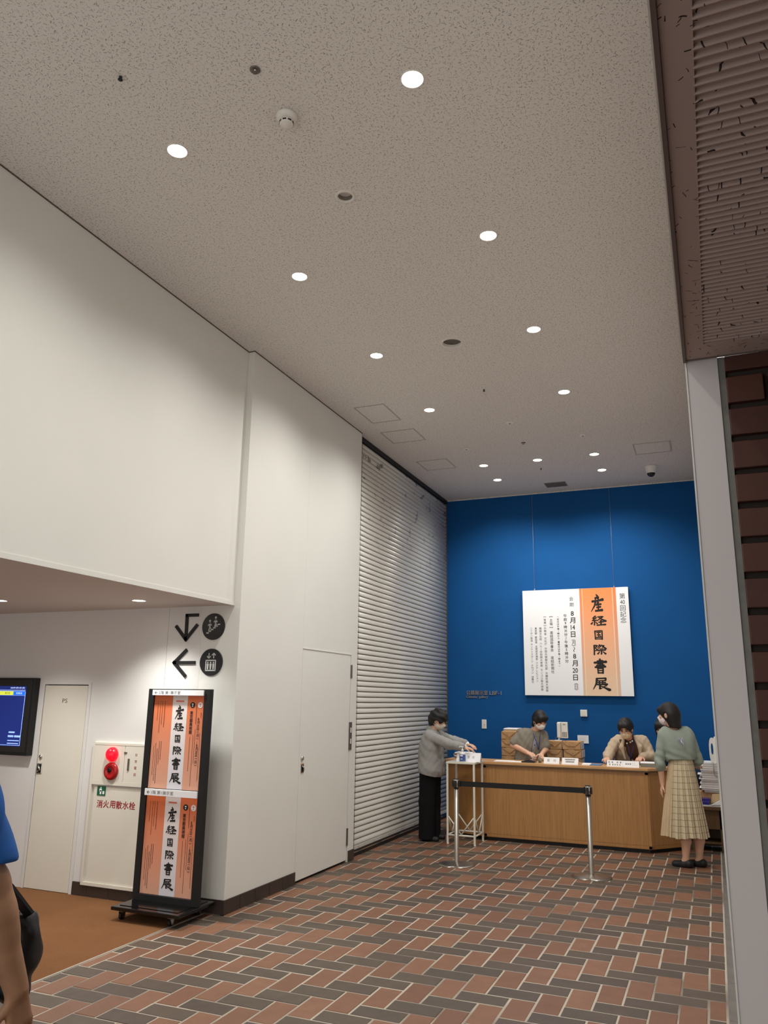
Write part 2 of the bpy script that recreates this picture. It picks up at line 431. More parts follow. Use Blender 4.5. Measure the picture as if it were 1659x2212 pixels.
_t.l(_t.mix(_t.math('MULTIPLY', _b, .35), _c, lin((112, 75, 48))), _t.b.inputs['Base Color']); _t.b.inputs['Roughness'].default_value = 1; _t.bump(_a, .9, .006); _t.b.inputs['Specular IOR Level'].default_value = .1
def wood_mat(name, a, b, rough, sc=(1, 1, 1)):
    m, t = newmat(name); v = t.coord(sc)
    n = t.noise(v, 9, 6, .62); n2 = t.noise(v, 1.4, 2)
    c = t.ramp(n, [(.34, lin(a)), (.66, lin(b))])
    t.l(t.mix(t.math('MULTIPLY', n2, .28), c, lin(tuple(x*.86 for x in a))), t.b.inputs['Base Color']); t.b.inputs['Roughness'].default_value = rough
    return m
M_wood = wood_mat('oak_veneer', (166, 118, 66), (188, 138, 82), .42, (9, 9, .35))
M_woodtop = wood_mat('oak_edge', (196, 148, 96), (214, 168, 116), .35, (.5, 8, 8))
M_dkwood = wood_mat('dark_veneer', (86, 62, 34), (102, 76, 44), .5, (9, 9, .35))
def shutter_mat():
    m, t = newmat('shutter_paint'); v = t.coord((1, 7, 1.1)); ge = t.n('ShaderNodeNewGeometry'); sp = t.n('ShaderNodeSeparateXYZ'); t.l(ge.outputs['Position'], sp.inputs[0])
    n = t.noise(ge.outputs['Position'], 7.5, 2, .4)
    # soot smears on the slats that roll through the box at the top
    mr = t.n('ShaderNodeMapRange'); mr.inputs[1].default_value = 3.2; mr.inputs[2].default_value = 4.4; t.l(sp.outputs[2], mr.inputs[0])
    d = t.math('MULTIPLY', t.math('GREATER_THAN', n, .66), mr.outputs[0])
    t.l(t.mix(t.math('MULTIPLY', d, .7), lin((224, 222, 214)), lin((70, 68, 66))), t.b.inputs['Base Color'])
    t.b.inputs['Roughness'].default_value = .38; t.b.inputs['Metallic'].default_value = .25
    return m
M_shut = shutter_mat()
def gradient_mat(name, z0, z1, c0, c1, rough=.5):
    m, t = newmat(name); ge = t.n('ShaderNodeNewGeometry'); sp = t.n('ShaderNodeSeparateXYZ'); t.l(ge.outputs['Position'], sp.inputs[0])
    mr = t.n('ShaderNodeMapRange'); mr.inputs[1].default_value = z0; mr.inputs[2].default_value = z1; t.l(sp.outputs[2], mr.inputs[0])
    t.l(t.mix(mr.outputs[0], lin(c0), lin(c1)), t.b.inputs['Base Color']); t.b.inputs['Roughness'].default_value = rough
    return m
M_lamp = mat('lamp_glow', (255, 250, 240), .5, emit=((1, .95, .84), 14))
M_lampwash = mat('washer_glow', (255, 250, 240), .5, emit=((1, .95, .84), 5))

# ------------------------------------------------------------------ dimensions
ZC, XL, XF, YP, YP2, YB, XR = 4.539, -3.50, -3.56, 5.36, 7.66, 10.95, -.006
ZR, ZS, YCOL = 2.31, 2.692, 2.60
XSH = -3.575
CARP = -3.67
# ------------------------------------------------------------------ floor
b = B(); bx(b, -3.9, .05, -1.5, YB+.1, -.12, -.0022); floor = struct('floor', b, M_grout, 'brick paved hall floor of red and dark bricks laid in herringbone')
def brick_mesh(name, w, l, h, c=.004):
    bm = B()
    vs = []
    for (dx, z) in ((0, -h), (0, -c), (c, 0)):
        vs.append([bm.verts.new(p) for p in ((-w/2+dx, -l/2+dx, z), (w/2-dx, -l/2+dx, z), (w/2-dx, l/2-dx, z), (-w/2+dx, l/2-dx, z))])
    for a, d in ((0, 1), (1, 2)):
        for i in range(4): bm.faces.new((vs[a][i], vs[a][(i+1) % 4], vs[d][(i+1) % 4], vs[d][i]))
    bm.faces.new(vs[2])
    return mesh_of(bm, name)
def in_view(p):
    d = Vector(p)-Vector((0, 0, EYE)); z = d.dot(_f)
    if z < .2: return False
    x = PCX+F*d.dot(_r2)/z; y = PCY-F*d.dot(_u2)/z
    return -20 < x < IW+20 and -20 < y < IH+20
U = .1428; GR = .0084; X0, Y0 = -1.2965, 5.640
cand = []
for k in range(-32, 24):
    for j in range(-24, 26):
        Y = Y0+k*U+4*U*j
        for kind, (xa, xb, ya, yb) in (('r', (X0+k*U, X0+(k+1)*U, Y-2*U, Y)), ('d', (X0+k*U, X0+(k+2)*U, Y-3*U, Y-2*U))):
            ym = (ya+yb)/2
            lo = CARP+.012 if ya < YP-.02 else -3.6
            xa2, xb2, ya2, yb2 = max(xa, lo), min(xb, -.062), max(ya, -.6), min(yb, YB)
            if xb2-xa2 < .03 or yb2-ya2 < .03: continue
            cand.append((kind, xa2+GR/2, xb2-GR/2, ya2+GR/2, yb2-GR/2))
def bdist(c): return ((c[1]+c[2])/2)**2+((c[3]+c[4])/2)**2
vis = sorted([c for c in cand if in_view(((c[1]+c[2])/2, (c[3]+c[4])/2, 0)) and not (c[1] < -1.55 and c[3] < 1.9)], key=bdist)
near = set(vis[:300]); cache = {}
stuff = {'r': B(), 'd': B()}
for c in cand:
    kind, xa, xb, ya, yb = c
    mm = M_bred if kind == 'r' else M_bdark
    dz = random.uniform(-.0012, .0012)
    if c in near:
        key = (kind, round(xb-xa, 4), round(yb-ya, 4))
        if key not in cache:
            cache[key] = brick_mesh('brick', xb-xa, yb-ya, .012); cache[key].materials.append(mm)
        o = link('brick', cache[key], None, floor)
        o.location = ((xa+xb)/2, (ya+yb)/2, dz); o.rotation_euler = (random.uniform(-.003, .003), random.uniform(-.003, .003), random.uniform(-.006, .006))
    else:
        bm = stuff[kind]; e = .004
        r0 = [bm.verts.new(p) for p in ((xa, ya, -.01), (xb, ya, -.01), (xb, yb, -.01), (xa, yb, -.01))]
        r1 = [bm.verts.new(p) for p in ((xa, ya, dz-e), (xb, ya, dz-e), (xb, yb, dz-e), (xa, yb, dz-e))]
        r2 = [bm.verts.new(p) for p in ((xa+e, ya+e, dz), (xb-e, ya+e, dz), (xb-e, yb-e, dz), (xa+e, yb-e, dz))]
        for p, q in ((r0, r1), (r1, r2)):
            for i in range(4): bm.faces.new((p[i], p[(i+1) % 4], q[(i+1) % 4], q[i]))
        bm.faces.new(r2)
for kind, nm, mm in (('r', 'red_brick_paving', M_bred), ('d', 'dark_brick_paving', M_bdark)):
    o = obj(nm, stuff[kind], mm, floor); o['kind'] = 'stuff'
b = B(); bx(b, -7.2, CARP, -1.5, YP+.028, -.12, .002); struct('floor_carpet', b, M_carpet, 'rust brown carpet in the low side passage')
b = B(); bx(b, CARP, CARP+.012, -1.5, YP, -.05, .004); struct('trim_1', b, M_trim_light, 'thin metal strip between carpet and brick paving')
# stone strip along the right
b = B(); bx(b, -.062, .05, -.6, YB, -.1, -.006); kerb = struct('trim_2', b, M_grout, 'grey stone strip along the right edge of the paving')
y = 1.2
me = brick_mesh('stone', .05, .595, .012, .003); me.materials.append(M_kerb)
while y < YB-.3:
    o = link('stone', me, None, kerb); o.location = (-.031, y+.3, .001); y += .6
b = B(); bx(b, .05, 2.0, -1.5, YCOL, -.12, -.002); struct('floor_lobby', b, M_kerb, 'dark floor beside the brick wall')
# ------------------------------------------------------------------ ceiling with holes for the round fittings
LX, RX, DY, LY0 = -2.5376, -1.1396, 1.41406, 2.99448
LAMPS = [(x, LY0+DY*j) for x in (LX, RX) for j in (-1, 0, 1, 2, 3, 5)]
WASH = [(x, LY0+DY*4.5) for x in (LX, (LX+RX)/2, RX)]
MX = (LX+RX)/2
UNLIT = [(MX, LY0+DY*.5, .048), (MX, LY0+DY*2, .084)]
def plane_with_holes(x0, x1, y0, y1, z, holes, n=20):
    bm = B()
    def loop(pts):
        vs = [bm.verts.new((x, y, z)) for x, y in pts]
        return [bm.edges.new((vs[i], vs[(i+1) % len(vs)])) for i in range(len(vs))]
    es = loop([(x0, y0), (x1, y0), (x1, y1), (x0, y1)])
    for hx, hy, r in holes: es += loop([(hx+r*math.cos(2*math.pi*i/n), hy+r*math.sin(2*math.pi*i/n)) for i in range(n)])
    bmesh.ops.triangle_fill(bm, use_beauty=True, use_dissolve=False, edges=es)
    return bm
HR = .052
bm = plane_with_holes(XSH-.05, .02, -1.5, YB+.05, ZC, [(x, y, HR) for x, y in LAMPS]+[(x, y, .055) for x, y in WASH]+[(x, y, r) for x, y, r in UNLIT])
for f in bm.faces:
    if f.normal.z > 0: f.normal_flip()
o = link('ceiling', mesh_of(bm, 'ceiling', False), M_ceil); o['kind'] = 'structure'; o['label'] = 'high ceiling of pale fissured acoustic board'
# ------------------------------------------------------------------ left side: fascia, passage, pillar
b = B(); bx(b, XF-.25, XF, -1.5, YP-.001, ZR+.004, ZC+.02); struct('wall_left', b, M_white, 'tall white wall over the low passage')
b = B(); bx(b, XF-.004, XF+.005, -1.5, YP, ZR-.004, ZR+.028); struct('trim_3', b, M_white, 'white edge bead along the bottom of the tall wall')
REC = [(-4.127, 4.88), (-5.241, 4.555)]
bm = plane_with_holes(-7.2, XF-.002, -1.5, YP+.0, ZR, [(x, y, .05) for x, y in REC])
M_recceil = mat('passage_ceiling_paint', (214, 206, 200), .7)
o = link('ceiling_passage', mesh_of(bm, 'ceiling_passage', False), M_recceil); o['kind'] = 'structure'
b = B()
bx(b, -7.2, -5.50, YP, YP+.15, 0, ZR); bx(b, -5.50, -4.957, YP, YP+.15, 1.685, ZR)
bx(b, -4.957, -4.20, YP, YP+.15, 0, ZR); bx(b, -4.197, XF-.301, YP, YP+.15, 0, ZR)
bx(b, -4.2, -4.197, YP+.004, YP+.1, 0, ZR)
struct('wall_passage', b, M_recess, 'white end wall of the low passage')
b = B(); bx(b, -7.3, -7.2, -1.5, YP+.15, 0, ZR); struct('wall_passage_side', b, M_recess)
YD0, YD1, ZD = 6.447, 7.505, 2.03
b = B()
bx(b, XF-.3, XL, YP, YD0-.004, 0, ZC); struct('wall_pillar', b, M_white, 'projecting white wall with a plain white door')
b = B(); bx(b, XF-.3, XL-.001, YD0-.001, YD1+.004, ZD+.006, ZC); bx(b, XF-.3, XL-.001, YD1+.004, YP2, 0, ZC); struct('wall_pillar_2', b, M_white, 'white wall panel above and beside the plain door')
b = B(); bx(b, XF-.3, XL-.02, YD0-.01, YD1+.01, 0, ZC-.01); struct('wall_pillar_core', b, M_gap)
# plain white door in the pillar wall
b = B(); bx(b, XL-.03, XL-.002, YD0+.004, YD1-.004, .022, ZD-.004, .002)
door = struct('door_1', b, M_white, 'plain white flush door in the projecting wall')
b = B(); bx(b, XL-.006, XL+.003, YD0-.003, YD1, ZD-.003, ZD+.006); obj('door_head_bead', b, M_white, door)
M_hinge = mat('grey_hinge', (112, 106, 100), .4, .6)
for z0, z1, y0, y1 in ((1.79, 1.925, YD1-.005, YD1+.03), (1.07, 1.345, YD1-.015, YD1+.05), (.155, .318, YD1-.018, YD1+.012)):
    b = B(); bx(b, XL-.003, XL+.006, y0, y1, z0, z1, .002); h = obj('hinge', b, M_hinge, door)
    if z1-z0 > .2:
        for q in (.06, .17):
            b = B(); bx(b, XL+.006, XL+.009, y0+.024, y0+.045, z0+q, z0+q+.05, .001); obj('plate', b, M_plastic, h)
b = B(); lathe(b, [(.02, 0), (.022, .004), (.018, .012), (.004, .014)], (XL, YD0+.055, 1.05), (1, 0, 0), 16); obj('lock_cylinder', b, M_chrome, door)
b = B(); bx(b, XL-.002, XL+.003, YD0+.036, YD0+.094, .922, 1.005, .004); hd = obj('flush_handle', b, M_chrome, door)
b = B(); bx(b, XL+.003, XL+.006, YD0+.045, YD0+.085, .93, .99, .002); obj('handle_pocket', b, M_matblack, hd)
b = B(); tube(b, [(XL+.006, YD0+.052, .985), (XL+.014, YD0+.07, .965), (XL+.008, YD0+.082, .94)], .006, 8); obj('ring_pull', b, M_chrome, hd)
# skirting of the pillar, tile by tile
b = B(); bx(b, XL-.02, XL+.006, YP-.006, YD0-.004, 0, .1); bx(b, XL-.02, XL+.006, YD1+.012, YP2, 0, .1); bx(b, -4.957, XL+.006, YP-.006, YP+.01, 0, .1)
bs = struct('baseboard_left', b, M_grout, 'dark tiled skirting along the projecting wall and passage')
def side_tile(y0, y1): 
    bb = B(); bx(bb, XL, XL+.012, y0, y1, .004, .104, .003); obj('tile', bb, M_skirt_tile, bs)
n = 5; w = (YD0-.006-YP+.012)/n
for i in range(n): side_tile(YP-.012+i*w+.002, YP-.012+(i+1)*w-.002)
side_tile(YD1+.014, YP2-.002)
xs = [XL+.012-i*.218 for i in range(8)]
for i in range(7):
    a = max(xs[i+1], -4.955)
    if xs[i]-a > .03:
        bb = B(); bx(bb, a+.002, xs[i]-.002, YP-.012, YP, .004, .104, .003); obj('tile', bb, M_skirt_tile, bs)
# passage utility door (PS)
b = B(); bx(b, -5.50, -5.482, YP-.008, YP+.06, 0, 1.69); bx(b, -4.988, -4.957, YP-.008, YP+.06, 0, 1.69); bx(b, -5.482, -4.988, YP-.008, YP+.06, 1.668, 1.69); struct('door_frame_2', b, M_recess, 'cream steel frame around the PS door')
b = B(); bx(b, -5.50, -4.96, YP+.03, YP+.06, 0, 1.69); struct('door_backing', b, M_gap)
b = B(); bx(b, -5.476, -4.994, YP-.004, YP+.025, .005, 1.660, .002)
ps = struct('door_2', b, M_cream, 'narrow cream utility door lettered PS')
b = B(); letters(b, 'PS', (-5.238, YP-.004, 1.53), (1, 0, 0), (0, 0, 1), 0, .0006, box=(.058, .036)); obj('lettering', b, mat('grey_print', (96, 90, 86), .7), ps)
b = B(); lathe(b, [(.016, 0), (.018, .004), (.014, .012), (.003, .014)], (-5.442, YP-.004, 1.055), (0, -1, 0), 16); obj('lock_cylinder', b, M_chrome, ps)
b = B(); bx(b, -5.473, -5.413, YP-.010, YP-.003, .915, 1.0, .004); hd = obj('flush_handle', b, M_chrome, ps)
b = B(); bx(b, -5.466, -5.420, YP-.0125, YP-.010, .922, .993, .001); obj('handle_pocket', b, M_matblack, hd)
b = B(); tube(b, [(-5.455, YP-.014, .985), (-5.432, YP-.020, .962), (-5.428, YP-.016, .945)], .008, 8); tube(b, [(-5.463, YP-.014, .93), (-5.44, YP-.018, .942)], .005, 8); obj('ring_pull', b, M_chrome, hd)
M_shadow = mat('shadow_gap', (92, 82, 74), .9)
b = B(); bx(b, XF, XF+.006, -1.5, YP-.006, ZC-.007, ZC); bx(b, XF, XL+.006, YP-.006, YP, ZC-.007, ZC); bx(b, XL, XL+.006, YP, YP2, ZC-.007, ZC); struct('shadow_gap_strip', b, M_shadow, 'thin dark strip painted as the shadow gap where the white wall meets the ceiling')  # dark colour put in for the shade in the wall-to-ceiling gap
# ------------------------------------------------------------------ roller shutter
b = B(); bx(b, XSH-.1, XSH-.02, YP2-.05, YB+.05, 0, ZC); struct('wall_shutter_back', b, M_gap)
sh = thing('roller_shutter', (XSH, 9.3, 0), 'pale grey slatted roller shutter closed between white wall and blue wall', 'shutter')
PITCH = .0577; y0, y1 = YP2+.004, YB-.006
prof = [(-.012, .000), (.004, .001), (.0125, .005), (.0140, .012), (.0120, .030), (.0065, .046), (.001, .0535), (-.012, .054)]
bm = B(); L = []
for yy in (y0, y1): L.append([bm.verts.new((x, yy, z)) for x, z in prof])
for i in range(len(prof)-1):
    f = bm.faces.new((L[0][i], L[0][i+1], L[1][i+1], L[1][i])); f.smooth = 1 < i < 6
bm.faces.new(L[0]); bm.faces.new(L[1][::-1])
slat = mesh_of(bm, 'slat'); slat.materials.append(M_shut)
z = .100
while z < 4.485:
    o = link('slat', slat, None, sh); o.location = (XSH, 0, z); z += PITCH
b = B(); bx(b, XSH-.02, XSH+.016, y0, y1, .062, .099, .002); obj('bottom_bar', b, M_shut, sh)
b = B(); bx(b, XSH-.03, XSH+.026, y0, y1, .0, .060); br = obj('floor_channel', b, mat('dark_steel', (64, 62, 60), .4, .8), sh)
b = B(); bx(b, XSH+.026, XSH+.029, y0+.05, y1-.02, .036, .048); obj('channel_strip', b, M_chrome, br)
for i in range(7):
    b = B(); lathe(b, [(.006, 0), (.005, .004)], (XSH+.016, y0+.25+i*.42, .08), (1, 0, 0), 10); obj('screw', b, M_chrome, sh)
b = B(); bx(b, XSH-.02, XSH+.03, y0, y1, ZC-.05, ZC); obj('head_slot', b, M_matblack, sh)
b = B(); tube(b, [(XSH+.02, y0+.13, .06), (XSH+.02, y0+.13, ZC-.03)], .0022, 6); obj('guide_wire', b, M_hinge, sh)
b = B(); bx(b, XSH-.015, XSH+.022, YB-.02, YB, .0, ZC-.02); obj('guide_rail', b, M_hinge, sh)
# ------------------------------------------------------------------ far and right walls, low soffit
b = B(); bx(b, XSH-.1, .3, YB, YB+.12, 0, ZC+.02); struct('wall_back', b, M_blue, 'deep blue end wall behind the reception counter')
b = B(); bx(b, XSH, .02, YB-.012, YB, ZC-.012, ZC); struct('trim_4', b, M_ceil, 'pale bead between blue wall and ceiling')
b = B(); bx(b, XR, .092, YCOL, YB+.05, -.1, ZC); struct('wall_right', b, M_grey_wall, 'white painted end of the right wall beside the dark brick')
b = B(); bx(b, XR-.002, XR+.003, YCOL-.003, YCOL+.004, -.1, ZS+.004); struct('trim_5', b, M_white, 'white corner bead of the right wall')
b = B(); bx(b, .092, .113, YCOL+.004, YCOL+.1, -.1, ZS); bx(b, .113, 2.0, YCOL+.022, YCOL+.1, -.1, ZS)
wb = struct('wall_brick', b, M_mortar, 'dark brown brick wall with deep recessed joints')
b = B(); bx(b, .113, 2.0, YCOL+.016, YCOL+.022, -.1, ZS); obj('joint_bed', b, mat('dark_mortar', (52, 44, 40), .95), wb)
BP = .1105; zt = 2.622+.0265; row = 0; cache = {}
z1 = 2.622-.006+BP
while z1 > -.1:
    z0 = z1-BP+.022; x = .113; first = True
    while x < 1.4:
        ln = .225 if not (first and row % 2 == 1) else .108
        top = min(z1, ZS-.002)
        if top-z0 > .02:
            key = (ln, round(top-z0, 4))
            if key not in cache:
                bb = B(); bx(bb, -ln/2, ln/2, 0, .03, 0, top-z0, .003); me = mesh_of(bb, 'brick'); me.materials.append(M_wbrick); cache[key] = me
            o = link('brick', cache[key], None, wb)
            o.location = (x+ln/2, YCOL-.008+random.uniform(-.003, .003), z0); o.rotation_euler = (random.uniform(-.006, .006), random.uniform(-.006, .006), random.uniform(-.01, .01))
        x += ln+.014; first = False
    z1 -= BP; row += 1
# low soffit over the camera side
b = B(); bx(b, XR, 2.0, -1.5, YCOL+.02, ZS+.008, ZC+.02); struct('ceiling_low', b, M_soff, 'dark ribbed low ceiling beside the hall')
b = B(); bx(b, -.002, .052, -1.5, YCOL-.012, ZS, ZS+.01); bx(b, .052, 2.0, 2.482, YCOL-.012, ZS, ZS+.01)
sf = struct('ceiling_low_board', b, M_soff, 'flat margin of the brown ribbed board')
bm = B(); pr = [(0, .010), (.0016, .0015), (.0042, -.0015), (.0065, -.001), (.0175, .0080), (.0222, .010)]
L = [[bm.verts.new((x, yy, z)) for yy, z in pr] for x in (.050, 2.0)]
for i in range(len(pr)-1): bm.faces.new((L[0][i], L[0][i+1], L[1][i+1], L[1][i]))
bm.faces.new(L[0][::-1]); bm.faces.new(L[1])
rib = mesh_of(bm, 'rib'); rib.materials.append(M_soff)
y = 2.482-.0222
while y > .75:
    o = link('rib', rib, None, sf); o.location = (0, y, ZS); y -= .0222
b = B(); bx(b, XR-.0065, XR+.003, -1.5, YCOL-.004, ZS-.006, ZS+.02); bx(b, XR+.003, 2.0, YCOL-.014, YCOL-.010, ZS-.004, ZS+.008); struct('trim_6', b, M_trim_brown, 'brown edge trim of the low ribbed ceiling')
b = B(); bx(b, XR-.010, XR-.0065, -1.5, YCOL, ZS-.006, ZC); struct('wall_right_upper', b, M_white, 'white upstand between the low ceiling and the high ceiling')
b = B(); bx(b, -.5, 2.0, -1.6, -1.5, -.1, ZS+.01); struct('light_blocker_back', b, M_wbrick)  # unseen wall added to keep world light off the white column end
b = B(); bx(b, 2.0, 2.1, -1.6, YCOL+.1, -.1, ZS+.01); struct('light_blocker_side', b, M_wbrick)  # also added out of view, closes the side against world light
# ------------------------------------------------------------------ ceiling fittings
def spot(parent, loc, power, size=150, blend=1.0, rad=.05, aim=(0, 0, -1), col=LAMP_COL):
    l = bpy.data.lights.new('lamp_light', 'SPOT'); l.energy = power; l.spot_size = math.radians(size); l.spot_blend = blend; l.shadow_soft_size = rad; l.color = col
    o = bpy.data.objects.new('lamp_light', l); COL.objects.link(o); o.location = loc
    o.rotation_euler = Vector(aim).to_track_quat('-Z', 'Y').to_euler()
    if parent is not None: o.parent = parent; o.matrix_parent_inverse = Matrix.Translation(-Vector(parent['_loc']))
    return o
M_ring = mat('white_lamp_trim', (226, 222, 214), .45)
def make_downlight(x, y, z, r, label, group, power, glow=M_lamp, **kw):
    t = thing('downlight', (x, y, z), label, 'ceiling light', group)
    b = B(); lathe(b, [(r, .012), (r, -.001), (r+.002, -.004), (r+.007, -.004), (r+.009, 0)], (x, y, z), n=28, capends=False); obj('trim_ring', b, M_ring, t)
    b = B(); lathe(b, [(.001, .010), (r*.55, .0085), (r*.9, .006), (r, .004)], (x, y, z), n=28, capends=False); obj('lamp_lens', b, glow, t)
    if power: spot(t, (x, y, z-.03), power, **kw)
    return t
for x, lab, grp in ((LX, 'lit round downlight in the ceiling row nearer the white left wall', 'downlights along the white wall'), (RX, 'lit round downlight in the ceiling row nearer the ribbed low ceiling', 'downlights along the ribbed ceiling')):
    for j in (-1, 0, 1, 2, 3, 5):
        lab = ('lit round downlight, %s from the blue wall in the row along the white wall' if x == LX else 'lit round downlight, %s from the blue wall in the row along the ribbed ceiling') % {5: 'first', 3: 'second', 2: 'third', 1: 'fourth', 0: 'fifth', -1: 'sixth'}[j]
        make_downlight(x, LY0+DY*j, ZC, HR, lab, grp, HALL_W*{-1: .8, 0: .85, 1: 1., 2: 1.3, 3: 1.4, 5: .75}[j])
for i, (x, y) in enumerate(WASH):
    t = thing('wall_washer', (x, y, ZC), ('recessed wall washer with bright crescent, nearest the shutter', 'recessed wall washer with bright crescent, middle of the three', 'recessed wall washer with bright crescent, nearest the dome camera')[i], 'ceiling light', 'wall washers before the blue wall')
    b = B(); lathe(b, [(.055, .06), (.055, -.001), (.057, -.003), (.063, -.003), (.065, 0)], (x, y, ZC), n=28, capends=False); obj('trim_ring', b, M_ring, t)
    bm = B(); n = 20; lo = []; hi = []
    for k in range(n+1):
        a = math.pi*(.02+.96*k/n); lo.append(bm.verts.new((x+.0535*math.cos(a), y+.0535*math.sin(a), ZC+.004))); hi.append(bm.verts.new((x+.045*math.cos(a), y+.045*math.sin(a), ZC+.045)))
    for k in range(n): bm.faces.new((lo[k], lo[k+1], hi[k+1], hi[k])).smooth = True
    obj('lit_reflector', bm, M_lampwash, t)
    b = B(); lathe(b, [(.052, .05), (.001, .052)], (x, y, ZC), n=20, capends=False); obj('lamp_back', b, M_ring, t)
    spot(t, (x, y+.02, ZC-.03), WASH_W, 105, .8, .04, (0, .55, -1))
for i, (x, y, r) in enumerate(UNLIT):
    lab = ('unlit recessed downlight with white ring', 'ceiling light') if i == 0 else ('dark open round speaker opening in the ceiling', 'ceiling speaker')
    t = thing('recessed_fitting' if i == 0 else 'ceiling_speaker', (x, y, ZC), lab[0], lab[1])
    b = B(); lathe(b, [(r-.004, .05 if i else .004), (r-.004, -.001), (r-.002, -.005), (r+.012, -.005), (r+.014, 0)], (x, y, ZC), n=28, capends=False); obj('trim_ring', b, M_ring, t)
    b = B(); lathe(b, [(r-.004, .022 if i else .028), (r*.6, .025 if i else .030), (.001, .025 if i else .030)], (x, y, ZC), n=28, capends=False); obj('diffuser' if i == 0 else 'speaker_grille', b, M_ring if i == 0 else mat('speaker_dark', (96, 92, 86), .8), t)
b = B(); lathe(b, [(UNLIT[0][2]-.004, .004), (UNLIT[0][2]-.008, .030)], (UNLIT[0][0], UNLIT[0][1], ZC), n=28, capends=False); obj('cup_wall', b, mat('cup_wall_shade', (128, 121, 113), .7), [q for q in COL.objects if q.name == 'recessed_fitting'][0])  # inner cup wall coloured dark to draw the shaded crescent of the recess
def lamp_disc(name, x, y, r, label, cat, prof, m, group=None, extra=None):
    t = thing(name, (x, y, ZC), label, cat, group)
    b = B(); lathe(b, prof, (x, y, ZC), (0, 0, -1), n=24); obj('base', b, m, t)
    if extra: extra(t)
    return t
# smoke detector
def _sm(t):
    x, y = t['_loc'][:2]
    b = B(); lathe(b, [(.034, .032), (.036, .036), (.036, .052), (.030, .060), (.002, .062)], (x, y, ZC), (0, 0, -1), 24); h = obj('sensor_head', b, M_ring, t)
    for k in range(8):
        a = k*math.pi/4+.2; b = B(); bx(b, -.009, .009, .0345, .0372, -.050, -.042); bmesh.ops.transform(b, matrix=Matrix.Translation((x, y, ZC)) @ Matrix.Rotation(a, 4, 'Z'), verts=b.verts); obj('vent_slot', b, M_gap, h)
lamp_disc('smoke_detector', -1.836, 2.985, .055, 'white domed smoke detector on the ceiling', 'smoke detector', [(.056, 0), (.056, .012), (.046, .026), (.036, .032)], M_ring, extra=_sm)
# sprinklers
def sprinkler(x, y, label, grp, ringed):
    t = thing('fire_sprinkler', (x, y, ZC), label, 'sprinkler', grp)
    if ringed: b = B(); lathe(b, [(.026, 0), (.026, .003), (.018, .006)], (x, y, ZC), (0, 0, -1), 20); obj('escutcheon', b, M_hinge, t)
    b = B(); lathe(b, [(.008, 0), (.008, .006), (.004, .010), (.004, .016)], (x, y, ZC), (0, 0, -1), 12); obj('body', b, M_matblack if not ringed else M_chrome, t)
    b = B(); lathe(b, [(.003, .014), (.012, .016), (.012, .018), (.002, .019)], (x, y, ZC), (0, 0, -1), 14); obj('deflector', b, M_matblack if not ringed else M_hinge, t)
sprinkler(-1.827, 2.66, 'chrome ringed sprinkler head near the smoke detector', None, True)
sprinkler(-2.468, 2.455, 'small dark sprinkler nozzle on the ceiling left of the smoke detector', None, False)
sprinkler(-1.857, 6.905, 'small dark sprinkler nozzle in the middle of the high ceiling', None, False)
sprinkler(-1.868, 9.72, 'small dark sprinkler nozzle between the wall washer lamps', None, False)
sprinkler(-1.853, 8.62, 'chrome ringed sprinkler head before the wall washer lamps', None, True)
for x, y, lab in ((-1.843, 7.905, 'flat white cover disc in the ceiling middle line'), (-1.163, 8.59, 'flat white cover disc beside the right row of downlights'), (-2.545, 8.61, 'flat white cover disc beside the left row of downlights')):
    t = thing('ceiling_cover', (x, y, ZC), lab, 'cover plate')
    b = B(); lathe(b, [(.042, 0), (.042, .006), (.034, .012)], (x, y, ZC), (0, 0, -1), 24); obj('disc', b, M_ring, t)
    b = B(); lathe(b, [(.012, .012), (.012, .014)], (x, y, ZC), (0, 0, -1), 14); obj('screw_cap', b, M_trim_brown, t)
# hatches
def hatch(x0, x1, y0, y1, label):
    t = thing('ceiling_hatch', ((x0+x1)/2, (y0+y1)/2, ZC), label, 'ceiling hatch', 'ceiling hatches')
    b = B(); w = .012
    for q in ((x0, x1, y0, y0+w), (x0, x1, y1-w, y1), (x0, x0+w, y0+w, y1-w), (x1-w, x1, y0+w, y1-w)): bx(b, *q, ZC-.006, ZC+.002)
    obj('frame', b, mat('hatch_frame', (184, 178, 170), .5), t)
    b = B(); bx(b, x0+w+.003, x1-w-.003, y0+w+.003, y1-w-.003, ZC-.003, ZC+.001); obj('panel', b, M_ceil, t)
hatch(-3.26, -2.92, 6.90, 7.40, 'square ceiling hatch beside the white pillar corner')
hatch(-3.30, -2.89, 7.71, 8.12, 'square ceiling hatch over the near half of the shutter')
hatch(-3.30, -2.89, 8.89, 9.31, 'square ceiling hatch over the far half of the shutter')
hatch(-.67, -.25, 9.12, 9.54, 'square ceiling hatch next to the dome camera')
t = thing('air_vent', (-1.83, 10.56, ZC), 'grey louvred air vent in the ceiling close to the blue wall', 'air vent')
b = B(); bx(b, -1.975, -1.68, 10.44, 10.68, ZC-.004, ZC+.001); obj('frame', b, mat('vent_grey', (150, 148, 140), .5), t)
for i in range(9):
    b = B(); bx(b, -1.965, -1.69, 10.452+i*.0245, 10.462+i*.0245, ZC-.010, ZC-.003); obj('louvre', b, mat('vent_dark', (108, 106, 100), .6), t)
t = thing('dome_camera', (-.535, 10.11, ZC), 'white dome security camera with black lens hanging from the ceiling', 'security camera')
cx, cy = -.535, 10.11
b = B(); lathe(b, [(.075, 0), (.075, .012), (.066, .03), (.060, .075), (.054, .085)], (cx, cy, ZC), (0, 0, -1), 24); obj('housing', b, M_plastic, t)
b = B(); lathe(b, [(.052, .085), (.050, .10), (.040, .122), (.022, .135), (.001, .139)], (cx, cy, ZC), (0, 0, -1), 24); d = obj('dome', b, M_black, t)
